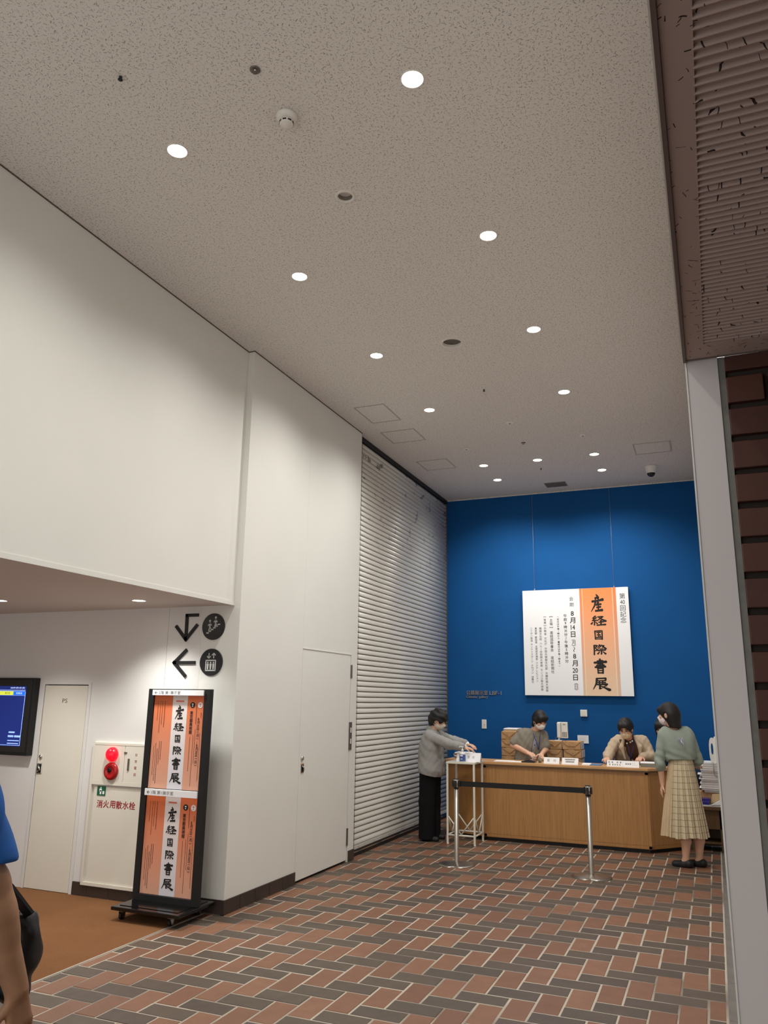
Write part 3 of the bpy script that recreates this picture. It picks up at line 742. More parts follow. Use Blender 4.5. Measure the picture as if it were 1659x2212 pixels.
b = B(); lathe(b, [(.056, .082), (.057, .09), (.052, .094)], (cx, cy, ZC), (0, 0, -1), 24, capends=False); obj('dome_ring', b, M_plastic, d)
# passage lamps
for i, (x, y) in enumerate(REC):
    make_downlight(x, y, ZR, .05, ('lit downlight in the low passage ceiling by the arrow signs', 'lit downlight in the low passage ceiling above the information screen')[i], 'passage downlights', REC_W, size=120)
# lamp of the lobby behind the camera, under the low ceiling
for x, y in ((.75, .9),):
    make_downlight(x, y, ZS, .05, 'lit downlight in the low ribbed ceiling', None, LOBBY_W, size=140)

# ------------------------------------------------------------------ hanging exhibition board
BX0, BX1, BZ0, BZ1, BY = -2.417, -.973, 1.66, 3.106, 10.89
bd = thing('exhibition_board', ((BX0+BX1)/2, BY, BZ0), 'large white hanging exhibition board with orange band and brush lettering on blue wall', 'sign board')
b = B(); bx(b, BX0, BX1, BY, BY+.03, BZ0, BZ1, .002); obj('panel', b, M_paper, bd)
W_, H_ = BX1-BX0, BZ1-BZ0
def bp(u, v, lift=0): return Vector((BX0+u*W_, BY-lift, BZ1-v*H_))
M_band = gradient_mat('orange_band', BZ0, BZ1, (238, 208, 176), (246, 140, 72)); M_band2 = gradient_mat('orange_band_edge', BZ0, BZ1, (226, 198, 172), (236, 128, 66)); M_band3 = gradient_mat('orange_band_stripe', BZ0, BZ1, (244, 226, 204), (250, 196, 150))
for u0, u1, m in ((.550, .888, M_band), (.550, .568, M_band2), (.573, .579, M_band3), (.852, .860, M_band3), (.862, .886, M_band2)):
    b = B(); q = .0008 if m is M_band else .0014
    bx(b, BX0+u0*W_, BX0+u1*W_, BY-q, BY+.001, BZ0+.001, BZ1-.001); obj('orange_band' if m is M_band else 'band_stripe', b, m, bd)
b = B(); ux, uy = (1, 0, 0), (0, 0, 1)
for key, v in zip(BRUSH_ORDER, (.147, .311, .442, .580, .730, .890)):
    b = B(); brush(b, key, bp(.712, v), ux, uy, .190*BRUSH_W[key], .190*BRUSH_H[key], .0022); obj('brush_character', b, M_print, bd, fix=False)
class _Col:
    pass
_column = column
def column(b, *a, **k):
    q = B(); _column(q, *a, **k); o = obj('text_column', q, M_print, bd, fix=False); o['kind'] = 'stuff'
b = None
column(b, '第|40|回|記|念', bp(.944, .085), ux, uy, .081, .082)
column(b, '会|期', bp(.472, .095), ux, uy, .080, .062)
column(b, '8|月|14|日', bp(.476, .235), ux, uy, .095, .090, bold=.0012)
column(b, '(|月|)', bp(.478, .487), ux, uy, .036, .062)
column(b, '〜', bp(.480, .575), ux, uy, .09, .075, bold=.001)
column(b, '8|月|20|日', bp(.482, .637), ux, uy, .095, .090, bold=.0012)
column(b, '(|日|)', bp(.486, .892), ux, uy, .036, .062)
column(b, '午|前|9|時|30|分|〜|午|後|5|時|30|分', bp(.408, .255), ux, uy, .0515, .048, bold=.0006)
column(b, '（|初|日|は|午|後|1|時|か|ら| |最|終|日|は|午|後|1|時|ま|で|）', bp(.338, .265), ux, uy, .0325, .030, bold=.0004)
column(b, '【|主|催|】| |産|経|国|際|書|会| | |産|経|新|聞|社', bp(.272, .262), ux, uy, .0475, .046)
column(b, '【|後|援|】|外|務|省| |文|化|庁| |中|国|大|使|館|文|化|部| |大|韓|民|国|大|使|館', bp(.212, .262), ux, uy, .0388, .036)
column(b, '韓|国|文|化|院| |ペ|ル|ー|共|和|国|大|使|館| |モ|ン|ゴ|ル|国|大|使|館', bp(.166, .37), ux, uy, .0375, .035)
column(b, '東|京|都| |愛|知|県| |太|宰|府|天|満|宮| |フ|ジ|テ|レ|ビ|ジ|ョ|ン', bp(.122, .37), ux, uy, .0345, .034)
column(b, 'ニ|ッ|ポ|ン|放|送| |サ|ン|ケ|イ|ス|ポ|ー|ツ| |夕|刊|フ|ジ| |扶|桑|社', bp(.078, .37), ux, uy, .0335, .033)
column = _column
for x in (-2.245, -1.155):
    b = B(); tube(b, [(x, BY+.015, BZ1), (x, BY+.03, ZC-.01)], .0014, 6); w = obj('hanging_wire', b, M_trim_light, bd)
    b = B(); bx(b, x-.008, x+.008, BY+.006, BY+.024, BZ1, BZ1+.022, .003); obj('wire_clip', b, M_chrome, w)
# ------------------------------------------------------------------ things on the blue wall
t = thing('wall_lettering', (-3.02, YB, 1.60), 'small bronze raised gallery lettering on blue wall beside the shutter', 'sign lettering')
M_bronze = mat('dark_bronze', (150, 138, 126), .5)
b = B(); letters(b, '公募展示室', (-3.119, YB-.001, 1.688), ux, uy, 0, 0, .010, box=(.315, .062)); letters(b, 'LBF-1', (-2.850, YB-.001, 1.686), ux, uy, 0, 0, .010, box=(.17, .052)); obj('gallery_name', b, M_bronze, t)
b = B(); letters(b, 'Citizens’ gallery', (-3.118, YB-.001, 1.627), ux, uy, 0, 0, .008, box=(.316, .046)); obj('english_name', b, M_bronze, t)
t = thing('switch_plate', (-3.02, YB, 1.197), 'white wall switch plate on blue wall beside the shutter', 'switch')
b = B(); bx(b, -3.055, -2.987, YB-.010, YB, 1.197, 1.320, .003); obj('plate', b, M_plastic, t)
b = B(); bx(b, -3.037, -3.005, YB-.013, YB-.009, 1.215, 1.30, .002); r = obj('rocker', b, mat('pinkish_plastic', (232, 216, 212), .4), t)
b = B(); lathe(b, [(.005, 0), (.004, .002)], (-3.016, YB-.013, 1.25), (0, -1, 0), 10); obj('indicator', b, mat('red_dot', (120, 30, 30), .4), r)
t = thing('thermostat', (-1.64, YB, 1.389), 'small square white thermostat below the hanging board', 'thermostat')
b = B(); bx(b, -1.683, -1.593, YB-.03, YB, 1.389, 1.478, .004); obj('case', b, M_plastic, t)
b = B(); bx(b, -1.668, -1.616, YB-.032, YB-.029, 1.402, 1.465, .001); obj('cover', b, M_cream, t)
def notice(x0, x1, z0, z1, label):
    t = thing('notice_sheet', ((x0+x1)/2, YB, z0), label, 'paper')
    b = B(); bx(b, x0, x1, YB-.012, YB-.010, z0, z1); bx(b, x0+.01, x1-.01, YB-.010, YB, z0+.01, z1-.01); obj('sheet', b, M_paper, t)
    b = B()
    for k in range(4): bx(b, x0+.02, x1-.03-.01*(k % 2), YB-.0126, YB-.012, z1-.025-k*.017, z1-.021-k*.017)
    obj('faint_print', b, mat('faint_print', (206, 200, 204), .8), t)
notice(-1.736, -1.592, 1.043, 1.147, 'white notice sheet on blue wall beside the wrapped parcels')
notice(-.745, -.60, .89, .985, 'white notice sheet on blue wall behind the woman in green')
# wall telephone standing on the parcels
t = thing('desk_telephone', (-1.80, 10.05, 1.115), 'white upright telephone on a stand on top of the wrapped parcels', 'telephone')
b = B(); bx(b, -1.845, -1.716, 10.04, 10.075, 1.15, 1.348, .006); obj('body', b, M_plastic, t)
b = B(); bx(b, -1.848, -1.802, 10.012, 10.042, 1.156, 1.344, .010); hs = obj('handset', b, M_plastic, t)
b = B(); bx(b, -1.798, -1.796, 10.036, 10.041, 1.155, 1.344); obj('groove', b, M_hinge, hs)
for i in range(4):
    for j in range(3):
        b = B(); bx(b, -1.785+j*.021, -1.770+j*.021, 10.036, 10.041, 1.168+i*.016, 1.177+i*.016, .001); obj('key', b, M_hinge, t)
b = B(); bx(b, -1.775, -1.745, 10.037, 10.041, 1.318, 1.324); obj('brand_mark', b, M_hinge, t)
b = B(); bx(b, -1.885, -1.790, 10.00, 10.10, 1.117, 1.125, .003); tube(b, [(-1.835, 10.05, 1.12), (-1.825, 10.055, 1.16)], .012, 8); obj('stand', b, M_plastic, t)
b = B(); tube(b, [(-1.845, 10.02, 1.165), (-1.868, 10.02, 1.15), (-1.878, 10.02, 1.13)], .003, 6); obj('cord', b, M_hinge, t)
t.location = Vector(t.location)+Vector((-.045, .30, -.0225))

# ------------------------------------------------------------------ reception counter
CF = 9.34; CZ = .875
ct = thing('reception_counter', (-1.7, 9.6, 0), 'long oak veneer reception counter with angled ends before the blue wall', 'counter')
poly = [(-2.60, CF+.03), (-.745, CF+.03), (-.40, CF+.42), (-.40, CF+.52), (-3.11, CF+.52), (-3.11, CF+.20)]
b = B(); prism(b, [(-2.58, CF+.07), (-.765, CF+.07), (-.44, CF+.45), (-.44, CF+.49), (-3.07, CF+.49), (-3.07, CF+.23)], 0, .045); obj('plinth', b, M_matblack, ct)
b = B(); prism(b, poly, .04, .835); obj('body', b, M_wood, ct)
def face_panel(p, q, nm):
    p, q = Vector((*p, 0)), Vector((*q, 0)); d = (q-p); L = d.length; d.normalize()
    b = B(); w = .028
    for poly2 in ([(0, .045), (L, .045), (L, .045+w), (0, .045+w)], [(0, .807), (L, .807), (L, .835), (0, .835)], [(0, .045), (w, .045), (w, .835), (0, .835)], [(L-w, .045), (L, .045), (L, .835), (L-w, .835)]):
        plate(b, poly2, p, d, (0, 0, 1), .005)
    pn = obj('face_frame', b, M_wood, ct)
    b = B(); plate(b, [(w+.004, .078), (L-w-.004, .078), (L-w-.004, .802), (w+.004, .802)], p, d, (0, 0, 1), .003); obj(nm, b, M_wood, ct)
face_panel(poly[0], poly[1], 'front_panel'); face_panel(poly[1], poly[2], 'angled_panel'); face_panel(poly[5], poly[0], 'angled_panel'); face_panel(poly[4], poly[5], 'end_panel')
b = B(); tp = [(-2.615, CF), (-.735, CF), (-.37, CF+.41), (-.37, CF+.52), (-3.14, CF+.52), (-3.14, CF+.185)]
prism(b, tp, .835, .850); obj('top_underside', b, M_dkwood, ct)
b = B(); prism(b, [(x+(.004 if x < -2 else -.004)*1, y+.003) for x, y in tp], .850, CZ); bmesh.ops.bevel(b, geom=[e for e in b.edges if all(v.co.z > .86 for v in e.verts)], offset=.008, segments=2, affect='EDGES'); obj('worktop', b, M_woodtop, ct)
# rear desk behind the counter carrying the parcels
b = B(); bx(b, -2.95, -1.45, 10.235, 10.72, .755, .795, .003); dk = obj('desk_top', b, M_dkwood, None); 
dkT = thing('back_desk', (-1.7, 10.3, 0), 'low dark desk behind the reception counter carrying the parcels', 'desk'); dk.parent = dkT; dk.matrix_parent_inverse = Matrix.Translation(-Vector(dkT['_loc']))
for x in (-2.9, -1.5):
    for y in (10.26, 10.68):
        b = B(); bx(b, x-.02, x+.02, y-.02, y+.02, 0, .757); obj('leg', b, M_hinge, dkT)
# ------------------------------------------------------------------ wrapped parcels on the back desk
def parcel(x0, x1, z0, z1, y0, label, grp, flip=0):
    t = thing('wrapped_parcel', ((x0+x1)/2, y0+.14, z0), label, 'parcel', grp)
    b = B(); bx(b, x0+.002, x1-.002, y0+.002, y0+.29, z0, z1-.001, .006); obj('paper_wrap', b, M_kraft, t)
    w, h = x1-x0, z1-z0
    def flap(p, nm):
        b = B(); plate(b, [(x*w, z*h) for x, z in p], (x0, y0+.001, z0), (1, 0, 0), (0, 0, 1), .007); obj(nm, b, M_kraft, t)
    flap([(.03, .95), (.97, .95), (.70, .42), (.30, .42)] if not flip else [(.03, .95), (.97, .95), (.55, .30)], 'fold_flap')
    flap([(.03, .06), (.30, .06), (.03, .80)], 'fold_flap'); flap([(.97, .06), (.97, .80), (.62, .06)], 'fold_flap')
    b = B(); bx(b, x1-.003, x1+.001, y0+.03, y0+.26, z0+.008, z1-.012); obj('end_label', b, M_paper, t)
LEV = (.795, .893, .993, 1.095, 1.195); ORD = ('bottom', 'second', 'third', 'top')
for i in range(4): parcel(-2.607+.002*(i % 2), -2.400, LEV[i], LEV[i+1], 10.25, '%s brown paper parcel of the tall stack left of the masked clerk' % ORD[i], 'parcels in the tall stack', i % 2)
O3 = ('bottom', 'middle', 'top')
for i in range(3):
    parcel(-2.02, -1.826, LEV[i], LEV[i+1], 10.25, '%s brown paper parcel directly behind the clerk, under the telephone' % O3[i], 'parcels in the middle stack', (i+1) % 2)
    parcel(-1.818+.008*(i == 1), -1.592+.008*(i == 1), LEV[i], LEV[i+1], 10.25, '%s brown paper parcel of the stack nearest the notice sheet' % O3[i], 'parcels in the right stack', i % 2)
    parcel(-2.225, -2.03, LEV[i], LEV[i+1], 10.25, '%s brown paper parcel mostly hidden behind the clerk' % O3[i], 'parcels behind the clerk', i % 2)
t = thing('paper_pile', (-2.48, 10.4, 1.195), 'small pile of loose papers and envelopes on the tallest parcel stack', 'papers')
for i in range(5):
    b = B(); o_ = .006*((i*37) % 5-2); z = 1.195+i*.008; bx(b, -2.575+o_, -2.39+o_, 10.28+o_, 10.50+o_, z, z+.0075, .001); obj('envelope' if i < 3 else 'sheet', b, mat('buff_paper', (214, 184, 142), .7) if i < 3 else M_paper, t)
t = thing('document_tray', (-2.10, 10.34, 1.095), 'small clear tray with white cards on the parcels beside the clerk', 'tray')
b = B(); bx(b, -2.14, -2.05, 10.27, 10.42, 1.095, 1.10); bx(b, -2.14, -2.05, 10.42, 10.424, 1.095, 1.13); bx(b, -2.145, -2.14, 10.27, 10.42, 1.095, 1.125); bx(b, -2.05, -2.045, 10.27, 10.42, 1.095, 1.125); obj('tray_shell', b, M_glass, t)
b = B(); bx(b, -2.13, -2.06, 10.28, 10.40, 1.10, 1.122, .001); obj('cards', b, M_paper, t)
# ------------------------------------------------------------------ things on the counter
def tent(x0, x1, y, z0, h, label, lines, grp=None, marks=()):
    t = thing('tent_card', ((x0+x1)/2, y, z0), label, 'sign card', grp)
    d = h*.42
    b = B()
    for s in (-1, 1): plate(b, [(0, 0), (x1-x0, 0), (x1-x0, 1), (0, 1)] if s < 0 else [(0, 0), (0, 1), (x1-x0, 1), (x1-x0, 0)], (x0, y+s*d, z0), (1, 0, 0), (0, -s*d, h), .002)
    obj('folded_card', b, M_paper, t)
    if lines:
        upv = Vector((0, d, h)).normalized()
        for s, fx, fz, bw, bh in lines:
            b = B(); letters(b, s, Vector((x0+(x1-x0)*fx, y-d, z0))+Vector((0, d, h))*fz, (1, 0, 0), upv, 0, .0028, box=(bw, bh)); obj('character', b, mat('grey_print2', (74, 70, 70), .7), t, fix=False)
    if marks:   # characters too blurred to read: blocks of the same size
        b = B(); upv = Vector((0, d, h)).normalized(); w_ = x1-x0
        for fz, s_, fxs in marks:
            for fx in fxs:
                p = Vector((x0+w_*fx, y-d-.0022, z0))+Vector((0, d, h))*fz
                for k in range(3): plate(b, [(0, 0), (s_*.9, 0), (s_*.9, s_*.2), (0, s_*.2)], p+upv*(s_*.36*(k-1)), (1, 0, 0), upv, .0006)
        o = obj('blurred_print', b, mat('grey_print2', (74, 70, 70), .7), t); o['kind'] = 'stuff'
    return t
CZt = CZ
tent(-1.905, -1.724, 9.50, CZt, .068, 'white tent card lettered reception standing on the counter', [('受', .30, .5, .030, .032), ('付', .70, .5, .030, .032)])
tent(-1.695, -1.508, 9.50, CZt, .070, 'white tent card with two small text lines next to the reception card', None)
b = B()
for k, (w, q) in enumerate(((.115, .70), (.10, .46), (.10, .33))):
    p = Vector((-1.602-w/2, 9.50-.0294, CZt))+Vector((0, .0294, .07))*q; plate(b, [(0, 0), (w, 0), (w, .008-.003*(k > 0)), (0, .008-.003*(k > 0))], p+Vector((0, -.003, 0)), (1, 0, 0), Vector((0, .0294, .07)).normalized(), .0006)
o = obj('printed_lines', b, mat('grey_print2', (74, 70, 70), .7)); tt = [q for q in COL.objects if q.name.startswith('tent_card')][-1]; o.parent = tt; o.matrix_parent_inverse = Matrix.Translation(-Vector(tt['_loc']))
tent(-1.185, -1.012, 9.47, CZt, .066, 'white tent card with two rows of black characters before the stooping woman', None, marks=((.68, .018, (.10, .30, .62, .82)), (.30, .016, (.14, .34, .48, .62, .78))))
tent(-1.010, -.835, 9.46, CZt, .066, 'white tent card with small grey characters next to the glass case', None, marks=((.5, .018, (.16, .29, .42)), (.62, .006, (.60, .70)), (.36, .006, (.60, .72, .84))))
def sheet(name, x0, x1, y0, y1, z0, h, m, label, cat='paper', rot=0):
    b = B(); bx(b, -(x1-x0)/2, (x1-x0)/2, -(y1-y0)/2, (y1-y0)/2, 0, h, .0008)
    o = obj(name, b, m); o.location = ((x0+x1)/2, (y0+y1)/2, z0); o.rotation_euler = (0, 0, rot)
    tag(o, label, cat); o['_loc'] = tuple(o.location); return o
sheet('paper_sheet', -2.50, -2.28, 9.45, 9.62, CZt, .006, M_paper, 'white paper pad lying on the counter before the masked clerk', rot=.05)
sheet('paper_sheet', -2.285, -2.165, 9.45, 9.60, CZt, .004, M_paper, 'loose white sheet on the counter beside the black card reader', rot=-.04)
sheet('leaflet_stack', -1.475, -1.38, 9.48, 9.68, CZt, .010, M_paper, 'short stack of pale leaflets on the counter next to the tent cards', rot=.06)
sheet('booklet', -1.375, -1.26, 9.47, 9.66, CZt, .008, mat('blue_cover', (96, 130, 176), .4), 'blue covered booklet on the counter beside the leaflets', 'book', rot=-.05)
t = thing('card_reader', (-2.10, 9.52, CZt), 'black card reader on the counter under the clerk hands', 'card reader')
b = B(); plate(b, [(0, 0), (.16, 0), (.16, .02), (.10, .035), (.05, .026), (0, .012)], (-2.17, 9.58, CZt), (1, 0, 0), (0, 0, 1), .11); obj('body', b, M_black, t)
b = B(); plate(b, [(0, 0), (.03, 0), (.03, .035), (0, .035)], (-2.045, 9.500, CZt+.03), (.8, 0, .6), (0, .5, .86), .003); obj('screen', b, M_chrome, t)
t = thing('pen_stand', (-1.97, 9.56, CZt), 'small clear pen stand by the reception card', 'pen stand')
b = B(); lathe(b, [(.020, 0), (.022, .05)], (-1.965, 9.56, CZt), n=14); obj('cup', b, M_glass, t)
for k in range(3):
    b = B(); tube(b, [(-1.965+.006*(k-1), 9.56, CZt+.005), (-1.965+.016*(k-1), 9.555, CZt+.085)], .0035, 6); obj('pen', b, [M_matblack, M_hinge, M_kraft][k], t)
# low glass display case right end of counter
t = thing('display_case', (-.73, 9.62, CZt), 'low glass topped case on the counter end in front of the woman in green', 'display case')
b = B(); bx(b, -.830, -.60, 9.55, 9.76, CZt, CZt+.040, .002); obj('case_body', b, mat('grey_green_panel', (128, 130, 122), .35), t)
b = B(); bx(b, -.835, -.595, 9.545, 9.765, CZt+.040, CZt+.048, .001); obj('lid', b, M_paper, t)
# papers piled at the left end of the counter
t = thing('folded_papers', (-3.0, 9.62, CZt), 'pile of folded newspapers on the left end of the counter', 'papers')
for i in range(6):
    b = B(); r = Matrix.Translation((-2.97+.006*((i*7) % 4), 9.78, CZt+i*.012)) @ Matrix.Rotation(.1*((i*5) % 3-1), 4, 'Z'); tb = B(); bx(tb, -.11, .11, -.09, .09, 0, .0118, .003); bmesh.ops.transform(tb, matrix=r, verts=tb.verts); merge(b, tb)
    obj('folded_sheet', b, [mat('newsprint', (186, 176, 160), .8), mat('newsprint_dark', (140, 120, 98), .8), M_paper][i % 3], t)
# ------------------------------------------------------------------ white metal stand table with tent card and sanitizer
TX0, TX1, TY0, TY1, TZ = -2.915, -2.58, 8.91, 9.27, .892
t = thing('stand_table', ((TX0+TX1)/2, (TY0+TY1)/2, 0), 'slim white metal stand table with diagonal braces beside the counter', 'table')
b = B(); bx(b, TX0-.004, TX1+.004, TY0-.004, TY1+.004, TZ-.022, TZ, .002); obj('table_top', b, M_cream, t)
w = .020
for x in (TX0, TX1-w):
    for y in (TY0, TY1-w):
        b = B(); bx(b, x, x+w, y, y+w, .02, TZ-.022); lg = obj('leg', b, M_cream, t)
        b = B(); lathe(b, [(.014, 0), (.014, .014), (.008, .022)], (x+w/2, y+w/2, 0), n=12); obj('foot', b, M_cream, lg)
def bar(p, q, r=.008):
    b = B(); tube(b, [p, q], r, 4); return b
for y in (TY0+w/2, TY1-w/2):
    obj('lower_rail', bar((TX0+w, y, .10), (TX1-w, y, .10), .011), M_cream, t)
    for s in (0, 1): obj('brace', bar(((TX0 if s == 0 else TX1)+(w if s == 0 else -w)*.8, y, .30), ((TX0+TX1)/2, y, .11)), M_cream, t)
for x in (TX0+w/2, TX1-w/2):
    obj('lower_rail', bar((x, TY0+w, .10), (x, TY1-w, .10), .011), M_cream, t)
    for s in (0, 1): obj('brace', bar((x, (TY0 if s == 0 else TY1)+(w if s == 0 else -w)*.8, .30), (x, (TY0+TY1)/2, .11)), M_cream, t)
tent(-2.82, -2.535, 9.03, TZ, .098, 'wide white tent card on the white metal stand table', [('受', .50, .5, .026, .03), ('付', .70, .5, .026, .03)])
sz = thing('sanitizer_bottle', (-2.735, 8.955, TZ), 'blue labelled hand sanitizer pump bottle on the white stand table', 'bottle')
cx, cy = -2.735, 8.955
b = B(); lathe(b, [(.030, 0), (.034, .004), (.034, .085), (.028, .102), (.013, .112), (.013, .120)], (cx, cy, TZ), n=20); obj('bottle_body', b, M_plastic, sz)
b = B(); lathe(b, [(.0346, .008), (.0346, .082)], (cx, cy, TZ), n=20, capends=False); obj('label_wrap', b, mat('blue_label', (66, 92, 158), .4), sz)
b = B(); lathe(b, [(.015, .118), (.015, .134), (.006, .136), (.006, .158), (.010, .160), (.010, .170)], (cx, cy, TZ), n=14); tube(b, [(cx, cy, TZ+.165), (cx-.028, cy-.012, TZ+.166), (cx-.036, cy-.015, TZ+.155)], .005, 8); obj('pump', b, M_plastic, sz)
b = B(); letters(b, 'e', (cx-.004, cy-.0352, TZ+.045), ux, uy, 0, .0004, box=(.028, .03)); bpy.data.meshes
b.free()
b = B(); bx(b, cx-.018, cx+.016, cy-.0365, cy-.0345, TZ+.062, TZ+.076, .001); bx(b, cx-.016, cx+.012, cy-.0365, cy-.0345, TZ+.030, TZ+.036, .001); obj('label_print', b, M_paper, sz)
# ------------------------------------------------------------------ belt barrier posts
def stanchion(x, y, label):
    t = thing('barrier_post', (x, y, 0), label, 'barrier post', 'belt barrier posts')
    # base: shallow disc with a notch
    b = B(); n = 40; R = .185; prev = None
    prof = [(R, .0), (R, .006), (R*.8, .012), (R*.35, .022), (.03, .030)]
    rings = []
    for r, z in prof:
        rr = []
        for k in range(n):
            a = 2*math.pi*k/n; q = r
            d = abs(((a-4.82+math.pi) % (2*math.pi))-math.pi)
            if r > .06 and d < .24: q = r*(.62+.38*(d/.24)**.6)
            rr.append(b.verts.new((x+q*math.cos(a), y+q*math.sin(a), z)))
        rings.append(rr)
    for i in range(len(rings)-1):
        for k in range(n): b.faces.new((rings[i][k], rings[i][(k+1) % n], rings[i+1][(k+1) % n], rings[i+1][k])).smooth = True
    b.faces.new(rings[0][::-1]); b.faces.new(rings[-1]); obj('base_plate', b, M_steel, t)
    b = B(); lathe(b, [(.028, .024), (.024, .030), (.0235, .72)], (x, y, 0), n=20); obj('post', b, M_steel, t)
    b = B(); lathe(b, [(.0265, .722), (.0265, .800), (.024, .806)], (x, y, 0), n=20); h = obj('belt_head', b, M_chrome, t)
    for z in (.719, .805):
        b = B(); lathe(b, [(.0275, z-.003), (.0275, z+.003)], (x, y, 0), n=20); obj('dark_ring', b, M_matblack, h)
    for k in range(4):
        a = k*math.pi/2; b = B(); bx(b, .025, .040, -.012, .012, .730, .792, .003); bmesh.ops.transform(b, matrix=Matrix.Translation((x, y, 0)) @ Matrix.Rotation(a, 4, 'Z'), verts=b.verts); obj('belt_clip', b, M_matblack, h)
    return t
S1 = (-2.478, 7.89); S2 = (-1.180, 7.915)
stanchion(*S1, 'steel belt barrier post in front of the white stand table'); stanchion(*S2, 'steel belt barrier post before the right part of the counter')
b = B(); bx(b, S1[0]+.036, S2[0]-.036, -.001, .001, .736, .786); bmesh.ops.transform(b, matrix=Matrix.Translation((0, (S1[1]+S2[1])/2, 0)), verts=b.verts)
o = obj('barrier_belt', b, mat('black_webbing', (16, 17, 17), .8, bump=.3, bscale=900)); tag(o, 'black webbing belt stretched between the two barrier posts', 'belt')
# ------------------------------------------------------------------ side table with papers at right
rt = thing('side_table', (-.19, 9.95, 0), 'dark wooden side table piled with papers at the right end', 'table')
b = B(); bx(b, -.36, -.010, 9.72, 10.16, .44, .475, .003); obj('table_top', b, M_dkwood, rt)
b = B(); bx(b, -.34, -.03, 9.76, 9.79, .24, .44); obj('apron', b, M_dkwood, rt)
for x in (-.34, -.05):
    for y in (9.76, 10.10):
        b = B(); bx(b, x, x+.035, y, y+.035, 0, .44); obj('leg', b, M_dkwood, rt)
b = B(); bx(b, -.33, -.03, 9.80, 10.1, .08, .10); obj('lower_shelf', b, M_dkwood, rt)
b = B(); bx(b, -.34, -.02, 10.10, 10.13, .02, .44); obj('back_panel', b, M_dkwood, rt)
b = B(); bx(b, -.345, -.335, 9.78, 10.12, .02, .44); obj('side_panel', b, M_dkwood, rt)
z = .475
t = thing('magazine', (-.15, 9.86, z), 'white curled magazine lying on the side table top', 'magazine'); b = B(); bx(b, -.25, -.012, 9.73, 9.903, z, z+.014, .004); obj('pages', b, M_paper, t)
b = B(); bx(b, -.252, -.010, 9.728, 9.903, z+.014, z+.018, .001); obj('cover', b, mat('glossy_cover', (200, 206, 212), .2), t)
t = thing('booklet', (-.19, 9.84, z+.018), 'purple blue glossy booklet bundle on the magazine under the paper pile', 'book')
for i in range(3):
    b = B(); bx(b, -.245+.004*i, -.145+.006*i, 9.735+.006*i, 9.90, z+.018+i*.02, z+.038+i*.02, .002); obj('booklet_pages', b, [mat('navy_gloss', (42, 40, 130), .2), mat('purple_gloss', (74, 64, 150), .2), mat('navy_gloss', (42, 40, 130), .2)][i], t)
t = thing('envelope_bundle', (-.08, 9.86, z+.018), 'buff envelope leaning on the purple booklets beside the wall end', 'envelope'); b = B(); plate(b, [(0, 0), (.15, .02), (.15, .11), (.03, .10)], (-.130, 9.88, z+.02), (.78, 0, 0), (0, .1, 1), .004); obj('sleeve', b, mat('buff_paper', (214, 184, 142), .7), t)
b = B(); plate(b, [(0, 0), (.11, 0), (.11, .05)], (-.125, 9.75, z+.018), (1, 0, .1), (0, 0, 1), .03); obj('white_insert', b, M_paper, t)
b = B(); bx(b, -.245, -.012, 9.907, 10.14, z, z+.135, .002); tag(obj('carton', b, M_kraft), 'brown carton carrying the pile of paper trays on the side table', 'box')
PZ = z+.135; n = 13; dz = (.925-PZ)/n
for i in range(n):
    k = (i*5) % 4
    b = B(); x0 = -.205-.006*k+(.02 if i % 3 == 0 else 0); bx(b, x0, -.010, 9.88-.006*((i*3) % 4), 10.12, PZ+i*dz, PZ+(i+.86)*dz, .002)
    o = obj('paper_bundle', b, mat('greyish_paper', (206, 198, 192), .7)); tag(o, 'flat bundle of white sheets, %s from the carton in the side table pile' % ('first', 'second', 'third', 'fourth', 'fifth', 'sixth', 'seventh', 'eighth', 'ninth', 'tenth', 'eleventh', 'twelfth', 'topmost and farthest')[i], 'papers', 'paper bundles on the side table')
    b = B(); bx(b, x0-.002-.02*(i % 2), -.012, 9.872-.006*((i*3) % 4), 10.115, PZ+(i+.80)*dz, PZ+(i+.96)*dz); obj('top_sheet', b, M_paper, o)
t = thing('white_tray', (-.14, 9.95, .925), 'pale blue white folded cloth on the paper pile', 'cloth'); b = B(); bx(b, -.17, -.085, 9.89, 10.0, .925, .945, .006); obj('folded_pad', b, mat('bluish_white', (216, 224, 232), .6), t)
# white handset unit standing on pile
t = thing('white_handset', (-.055, 9.93, .925), 'white upright handset with a tall slot standing on the paper pile', 'telephone')
bm = B(); outer = []; inner = []; n = 28
for k in range(n):
    a = 2*math.pi*k/n; c, s = math.cos(a), math.sin(a)
    outer.append((.036*abs(c)**.7*(1 if c > 0 else -1), .138*abs(s)**.8*(1 if s > 0 else -1))); inner.append((.012*abs(c)**.8*(1 if c > 0 else -1)-.004, .062*abs(s)**.8*(1 if s > 0 else -1)+.015))
def P3(p, y): return bm.verts.new((-.066+p[0]+.0, y, 1.065+p[1]))
of, ob_, inf, inb = [[P3(p, y) for p in q] for q, y in ((outer, 9.885), (outer, 9.925), (inner, 9.885), (inner, 9.925))]
for k in range(n):
    j = (k+1) % n
    bm.faces.new((of[k], of[j], inf[j], inf[k])); bm.faces.new((ob_[k], ob_[j], inb[j], inb[k])); bm.faces.new((of[k], of[j], ob_[j], ob_[k])); bm.faces.new((inf[k], inf[j], inb[j], inb[k]))
obj('frame', bm, M_plastic, t)
b = B(); bx(b, -.045, -.016, 9.872, 9.935, .925, 1.215, .008); obj('upright', b, M_plastic, t)
b = B(); tube(b, [(-.07, 9.872, .935), (-.07, 9.850, .90), (-.07, 9.850, .85), (-.066, 9.850, .80), (-.045, 9.850, .785), (-.015, 9.850, .784)], .004, 8); obj('cord', b, mat('grey_cord', (140, 130, 126), .6), t)

